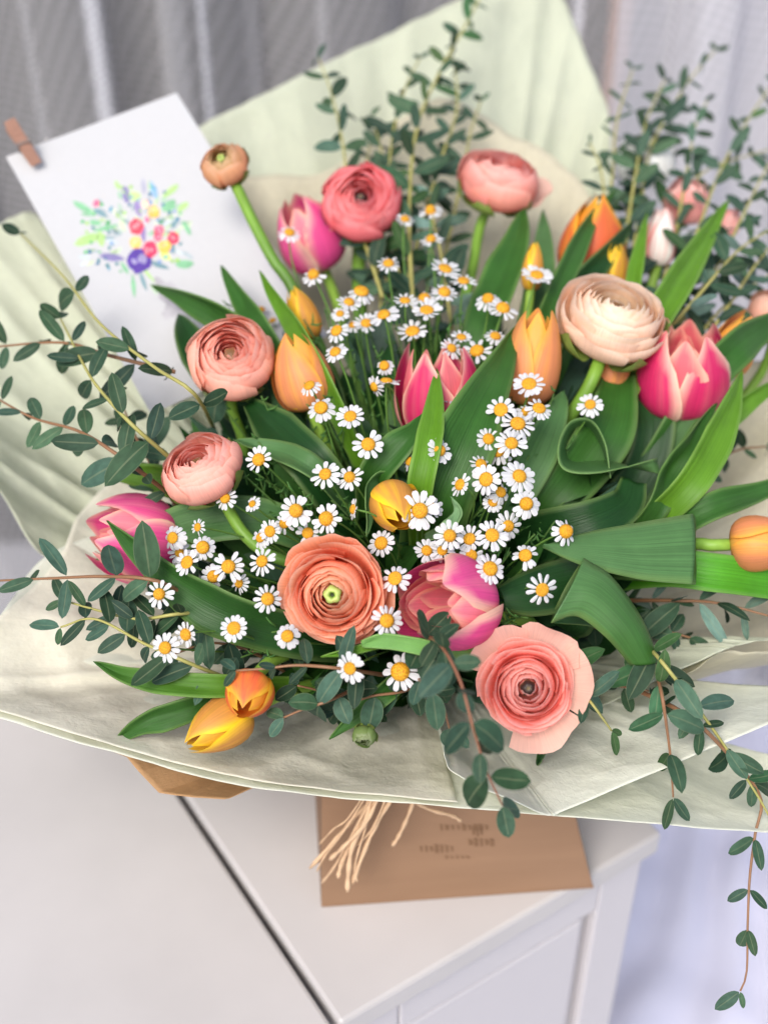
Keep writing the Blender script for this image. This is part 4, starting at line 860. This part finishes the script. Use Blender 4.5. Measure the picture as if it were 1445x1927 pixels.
euc([(560, 1280, .08), (480, 1230, .04), (400, 1210, .03), (330, 1230, .02)], 64, 'shaded eucalyptus under the sickle leaf', 'r', DK, 36, 33, .01, RS)
euc([(700, 1340, .08), (650, 1320, .03), (600, 1300, .02), (560, 1290, .01)], 60, 'shaded rounded eucalyptus below the orange ranunculus', 'r', DK, 34, 34, .01, RS)
euc([(820, 1270, .07), (760, 1300, .03), (700, 1310, .02), (640, 1330, .015)], 64, 'dark eucalyptus under the lowest daisies', 'r', DK, 34, 35, .0, RS)
euc([(360, 1000, .08), (300, 900, .05), (260, 830, .04), (230, 760, .04)], 62, 'shaded eucalyptus behind the left ranunculus', 'm', DK, 36, 36, .0, RS)

euc([(1160, 600, .08), (1180, 430, .03), (1195, 330), (1215, 230), (1250, 150)], 46, 'upright eucalyptus sprig left of the white blossom', 'm', DK, 28, 41, .02, YS)
euc([(1230, 600, .08), (1270, 440, .03), (1290, 330), (1310, 230), (1330, 190)], 46, 'dark eucalyptus sprig above the blurred pink blossom', 'm', DK, 28, 42, .02, YS)
euc([(1260, 640, .07), (1350, 500, .02), (1400, 400), (1440, 320), (1480, 260)], 46, 'eucalyptus sprig beside the small pale bud at the right edge', 'm', DK, 30, 43, .015, YS)
euc([(1280, 700, .07), (1360, 590, .02), (1420, 500), (1470, 440)], 48, 'eucalyptus sprig low at the right edge above the orange yellow tulip', 'm', MD, 28, 44, .01, YS)
euc([(1160, 520, .08), (1140, 400, .03), (1130, 320), (1110, 270)], 44, 'thin eucalyptus tip in front of the tall tissue edge', 'n', DK, 34, 45, .02, YS)
euc([(760, 560, .07), (800, 400, .03), (830, 300), (860, 200), (850, 90)], 46, 'eucalyptus sprig just right of the tallest one', 'm', DK, 28, 46, .015, YS)
euc([(730, 560, .07), (720, 420, .03), (720, 300), (700, 220)], 50, 'leafy eucalyptus between the coral and pale pink ranunculus', 'm', DK, 26, 47, .02, YS)
euc([(1190, 700, .07), (1280, 600, .04), (1330, 520, .02), (1340, 440, .02)], 50, 'eucalyptus behind the long bright leaf', 'm', PL, 28, 48, .02, YS)
euc([(640, 1190, .07), (560, 1210, .04), (470, 1225, .03), (380, 1170, .03), (300, 1130, .03)], 60, 'shaded eucalyptus between the sickle leaf and the yellow stemmed sprig', 'm', DK, 34, 49, .01, RS)

# ------------------------------------------------------------------ dark greenery packed inside the bouquet
mb = MB(); r = random.Random(21)
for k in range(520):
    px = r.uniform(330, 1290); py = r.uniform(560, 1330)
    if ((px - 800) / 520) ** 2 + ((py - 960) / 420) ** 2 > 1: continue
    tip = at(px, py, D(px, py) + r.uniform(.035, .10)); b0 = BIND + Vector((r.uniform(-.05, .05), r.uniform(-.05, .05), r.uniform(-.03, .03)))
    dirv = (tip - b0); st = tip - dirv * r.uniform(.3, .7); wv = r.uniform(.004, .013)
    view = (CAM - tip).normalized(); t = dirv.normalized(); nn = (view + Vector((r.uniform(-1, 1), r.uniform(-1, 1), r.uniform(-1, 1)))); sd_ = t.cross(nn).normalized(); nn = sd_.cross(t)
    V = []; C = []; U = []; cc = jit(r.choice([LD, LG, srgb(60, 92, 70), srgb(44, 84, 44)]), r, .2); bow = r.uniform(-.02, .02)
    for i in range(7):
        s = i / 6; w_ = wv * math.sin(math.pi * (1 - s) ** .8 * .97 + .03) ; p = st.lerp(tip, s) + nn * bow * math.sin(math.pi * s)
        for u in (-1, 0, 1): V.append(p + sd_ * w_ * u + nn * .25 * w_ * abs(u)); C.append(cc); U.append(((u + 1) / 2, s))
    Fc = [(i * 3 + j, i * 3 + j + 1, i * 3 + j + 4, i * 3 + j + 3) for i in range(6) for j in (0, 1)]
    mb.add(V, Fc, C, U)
for k in range(160):   # feathery daisy foliage and thin stems
    px = r.uniform(420, 1080); py = r.uniform(560, 1250); tip = at(px, py, D(px, py) + r.uniform(.01, .05)); b0 = BIND
    dv = (b0 - tip); pts = [tip + dv * s + Vector((r.uniform(-.006, .006), r.uniform(-.006, .006), 0)) for s in (0, .12, .3, .55)]
    V, Fc, C, U = tube_data(pts, .0005, 4, [srgb(84, 120, 56)] * 4); mb.add(V, Fc, C, U)
    for q in range(7):
        s = q / 7 * .25; p = tip + dv * s; o2 = Vector((r.uniform(-1, 1), r.uniform(-1, 1), r.uniform(-.5, 1))).normalized() * r.uniform(.003, .008)
        V, Fc, C, U = tube_data([p, p + o2 * .6, p + o2 + Vector((0, 0, .002))], [.0006, .0007, .0003], 4, [srgb(78, 124, 58)] * 3); mb.add(V, Fc, C, U)
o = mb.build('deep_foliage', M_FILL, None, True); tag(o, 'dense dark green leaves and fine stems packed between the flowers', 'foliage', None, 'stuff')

# ------------------------------------------------------------------ chamomile daisies
def daisy_petal(seed):
    r = random.Random(seed); P = []; U = []; C = []
    ln = 1; w0 = r.uniform(.21, .26); dr = r.uniform(-.16, .05); nick = r.uniform(.02, .07); tw = r.uniform(-.25, .25)
    for i in range(7):
        s = i / 6; wv = w0 * (.42 + .58 * sm(s, 0, .55)) * (1 if s < .8 else math.sqrt(max(0, 1 - ((s - .8) / .23) ** 2)))
        row = []; cc = []
        for j in range(7):
            u = j / 3 - 1; y = s * (1 - (nick if j in (3,) and i == 6 else 0) - (.02 * abs(u) if i == 6 else 0))
            z = dr * s * s + .045 * math.cos(u * 2 * math.pi) * .5 - .07 * u * u + tw * u * wv * s
            row.append(Vector((u * wv, y, z * 1.0))); U.append(((u + 1) / 2, s)); cc.append(mixc((.62, .66, .50), (.76, .76, .77), sm(s, 0, .25)))
        P.append(row); C.append(cc)
    return gridmesh('petal', P, M_WHITE, C, U)
DP = [daisy_petal(k) for k in range(8)]
def disc_mesh(h_):
    P = []; 
    for i in range(22):
        a = 2 * math.pi * i / 22; row = []
        for j in range(9):
            t = j / 8; q = math.sin(t * math.pi * .56); z = h_ * math.cos(t * math.pi * .56) - (.16 * h_ * math.exp(-(t * 5) ** 2))
            row.append(Vector((math.cos(a) * q, math.sin(a) * q, z)) * .0048)
        P.append(row)
    return gridmesh('flower_disc', P, M_DISC, closed=True)
DM = [disc_mesh(.55), disc_mesh(.75), disc_mesh(.42)]
P = []
for i in range(10):
    a = 2 * math.pi * i / 10; P.append([Vector((math.cos(a) * q, math.sin(a) * q, z)) * .0041 for q, z in ((.15, -.75), (.7, -.55), (.98, -.1))])
CUPM = gridmesh('green_cup', P, M_STEM, [[srgb(110, 145, 70)] * 3] * 10, closed=True)
DAISY = """
590 517 50|beside the blurred pink tulip, left of the coral ranunculus stem
680 548 58|right in front of the coral ranunculus stem
657 569 48|just lower left of the daisy on the coral ranunculus stem
722 592 60|fully open, below right of the coral ranunculus stem
689 608 50|tucked behind and left of a fully open daisy below the coral ranunculus
664 611 40|half hidden, second from the left in the row below the coral ranunculus stem
633 622 50|at the left end of the row below the coral ranunculus
631 662 48|lowest left below the coral ranunculus, above the orange tulip's right side
776 623 58|above the deep pink tulip's left petal
803 583 60|facing up, midway between the two tall ranunculus stems
798 561 50|directly behind the one midway between the tall ranunculus stems
762 565 46|left of the pair midway between the tall ranunculus stems
836 550 50|touching the tall pale ranunculus stem's left side, lower of two
838 505 60|touching the tall pale ranunculus stem's left side, upper of two
872 528 52|crossed by the tall pale pink ranunculus stem
918 562 56|just right of the tall pale pink ranunculus stem
946 580 60|left of the yellow tip of the orange and yellow tulip
850 655 46|small and shaded above the deep pink tulip's right petal
868 634 40|half hidden behind another above the deep pink tulip
897 660 64|large, on the right shoulder of the deep pink tulip
727 717 52|seen edge on, left of the deep pink tulip
704 728 42|drooping, behind the edge on daisy left of the deep pink tulip
723 688 40|small, left above the deep pink tulip
762 412 38|blurred, just right of the coral ranunculus
810 397 48|blurred, highest of all, between the two top ranunculus
811 450 46|blurred, second highest, between the two top ranunculus
731 495 46|blurred and pale, right of the coral ranunculus stem
1010 517 58|over the slender yellow bud at the top
932 632 44|behind the left edge of the orange and yellow tulip
582 725 46|on the orange tulip's lower right side
604 767 60|below the orange tulip, left of a pair
659 783 54|below the orange tulip, right of a pair
693 836 60|left of the small curled leaf
827 848 52|in front of the broad centre leaf
845 752 50|seen edge on in front of the deep pink tulip
612 892 60|left one of the touching pair above the orange ranunculus
658 898 54|right one of the touching pair above the orange ranunculus
487 865 54|right of the tilted salmon ranunculus
475 948 34|tiny one, right of the bent stem's top
557 961 62|above left of the orange ranunculus, largest of its cluster
614 976 60|touching the top of the orange ranunculus
579 1003 46|shaded, under the cluster above the orange ranunculus
508 1000 46|just right of the bent ranunculus stem, upper of two
490 1012 46|partly behind the bent ranunculus stem
535 985 44|half hidden between the cluster above left of the orange ranunculus
325 1012 56|over the lying pink tulip's right end
382 1030 52|on the bluish leaf, right of the lying pink tulip
352 1058 54|along the sickle leaf's upper edge
338 1040 44|half hidden behind the one along the sickle leaf's upper edge
372 992 34|tiny and tilted, highest over the bluish leaf
430 1066 64|large, right of the sickle leaf's middle
402 1085 52|behind and left of the large daisy by the sickle leaf
450 1098 42|behind and right under the large daisy by the sickle leaf
493 1056 56|below the bent ranunculus stem
504 1127 58|left of the orange ranunculus, level with its eye
440 1182 54|on the dark lower part of the sickle leaf
300 1118 56|below the sickle leaf, left of its middle
311 1219 58|lowest left, over the yellow stemmed eucalyptus
350 1194 50|right of the lowest left daisy
541 1197 58|touching the orange ranunculus at its lower left
728 1168 62|overlapping the orange ranunculus at its lower right
743 1088 60|between the orange ranunculus and the pink double tulip
717 1022 54|under the small centre tulip, left side
790 961 74|large, overlapping the small centre tulip
812 955 50|mostly behind the large daisy on the small centre tulip
658 1258 60|below the orange ranunculus, left of the big low one
753 1264 80|biggest of all, low centre under the pink double tulip
790 1240 50|behind the biggest daisy, touching the pink double tulip
846 1008 58|left one above the pink double tulip
883 1014 54|shaded, above the pink double tulip
926 1007 62|bright, above the pink double tulip's right side
956 990 56|behind the bright one above the pink double tulip's right side
803 1036 48|peeking over the pink double tulip's left top edge
832 1036 48|peeking over the pink double tulip's middle top edge
887 1045 50|peeking over the pink double tulip's right top edge
922 1070 60|touching the pink double tulip's right side
988 1045 58|alone, left of the broad folded leaf
1064 1000 56|on the left tip of the broad folded leaf
1020 1110 62|over the dark leaf right of the pink double tulip
990 948 60|lowest right of the centre right cluster
977 896 68|large, right edge of the centre right cluster
914 902 60|left part of the centre right cluster, facing left
865 912 48|small and narrow, far left of the centre right cluster
942 926 50|shaded, in the middle of the centre right cluster
905 874 46|half hidden behind the left part of the centre right cluster
962 834 62|front one at the top of the centre right cluster
937 848 60|under the front one at the top of the centre right cluster
919 826 46|half hidden at the upper left of the centre right cluster
974 797 68|large, above the centre right cluster
942 771 56|left below the orange and yellow tulip
995 722 60|in front of the orange and yellow tulip's base
1014 768 54|blurred, lower right of the orange and yellow tulip
990 775 44|hidden behind the large one above the centre right cluster
1110 761 52|alone on the dark leaves under the big peach ranunculus
927 945 42|deep and shaded under the centre right cluster
770 868 42|behind the narrow centre leaf
665 958 40|dark and turned away, left of the small centre tulip
424 938 46|under the green sepals of the tilted salmon ranunculus
375 730 38|behind the peach pink ranunculus, over the card's lower edge
492 582 30|small blurred one over the card, upper
513 603 32|small blurred one over the card, lower
545 437 46|blurred, on the upper left of the blurred pink tulip
640 590 36|small, above the row below the coral ranunculus
700 770 1|x
"""
rd = random.Random(99)
for line in DAISY.strip().split('\n'):
    a, ph = line.split('|'); px, py, s = [float(x) for x in a.split()]
    if s < 5: continue
    back = any(w_ in ph for w_ in ('behind', 'half hidden', 'under the', 'shaded', 'peeking', 'deep', 'tucked'))
    d = D(px, py) - .012 + (.014 if back else -.002) + rd.uniform(-.003, .003)
    if 'over the card' in ph: d = .93
    up = float(np.interp(py, [430, 600, 800, 1000, 1200], [1.1, .85, .45, .22, .05]))
    ax = [rd.uniform(-.5, .5) + (px - 760) / 2200, up + rd.uniform(-.3, .35), 1]
    if 'edge on' in ph: ax = [.15, 2.2, .6]
    if 'facing left' in ph: ax = [-.5, .1, .9]
    if 'narrow' in ph: ax = [-.8, .3, .7]
    if 'turned away' in ph: ax = [-1.3, .2, .4]
    if 'drooping' in ph: ax = [-.6, -.3, .4]
    ax = cdir(*ax); p = at(px, py, d); sc = s * 1.02 * d / FPX / .0208; fat = rd.uniform(.78, 1.08); old = rd.random() < .25
    root = empty('chamomile_flower', p, 'white daisy ' + ph, 'daisy', 'chamomile daisies scattered through the bouquet')
    F = frame(ax, rd.uniform(0, 6)) @ Matrix.Scale(sc, 4)
    link('flower_disc', rd.choice(DM), root, F @ Matrix.Diagonal((rd.uniform(.86, 1.06),) * 2 + (rd.uniform(.7, 1.5), 1))); link('green_cup', CUPM, root, F)
    n_ = rd.choice([11, 12, 13, 14]); droop = rd.uniform(-.22, .2) + (.45 if old else 0)
    for k in range(n_):
        if rd.random() < .05: continue
        an = 2 * math.pi * k / n_ + rd.uniform(-.09, .09); L_ = .0070 * rd.uniform(.9, 1.08)
        M = F @ Matrix.Rotation(an, 4, 'Z') @ Matrix.Translation((0, .0034, -.0004 + (.0003 if k % 2 else 0))) @ Matrix.Rotation(-droop + rd.uniform(-.15, .12), 4, 'X') @ Matrix.Rotation(rd.uniform(-.25, .25), 4, 'Y') @ Matrix.Scale(L_, 4) @ Matrix.Diagonal((fat, 1, 1, 1))
        link('petal', rd.choice(DP), root, M)
    # stalk: bends down towards the common stems
    jn = p.lerp(BIND, .32) + Vector((rd.uniform(-.012, .012), rd.uniform(-.012, .012), rd.uniform(-.01, .01)))
    e = p.lerp(BIND, .85); cp = [bez(p - ax * .002 * sc, p - ax * .03, jn, e, t / 8) for t in range(9)]
    tube('stem', catmull(cp, 12), .0006, M_STEM, root, 5, [srgb(104, 145, 66)] * 12, org=p)
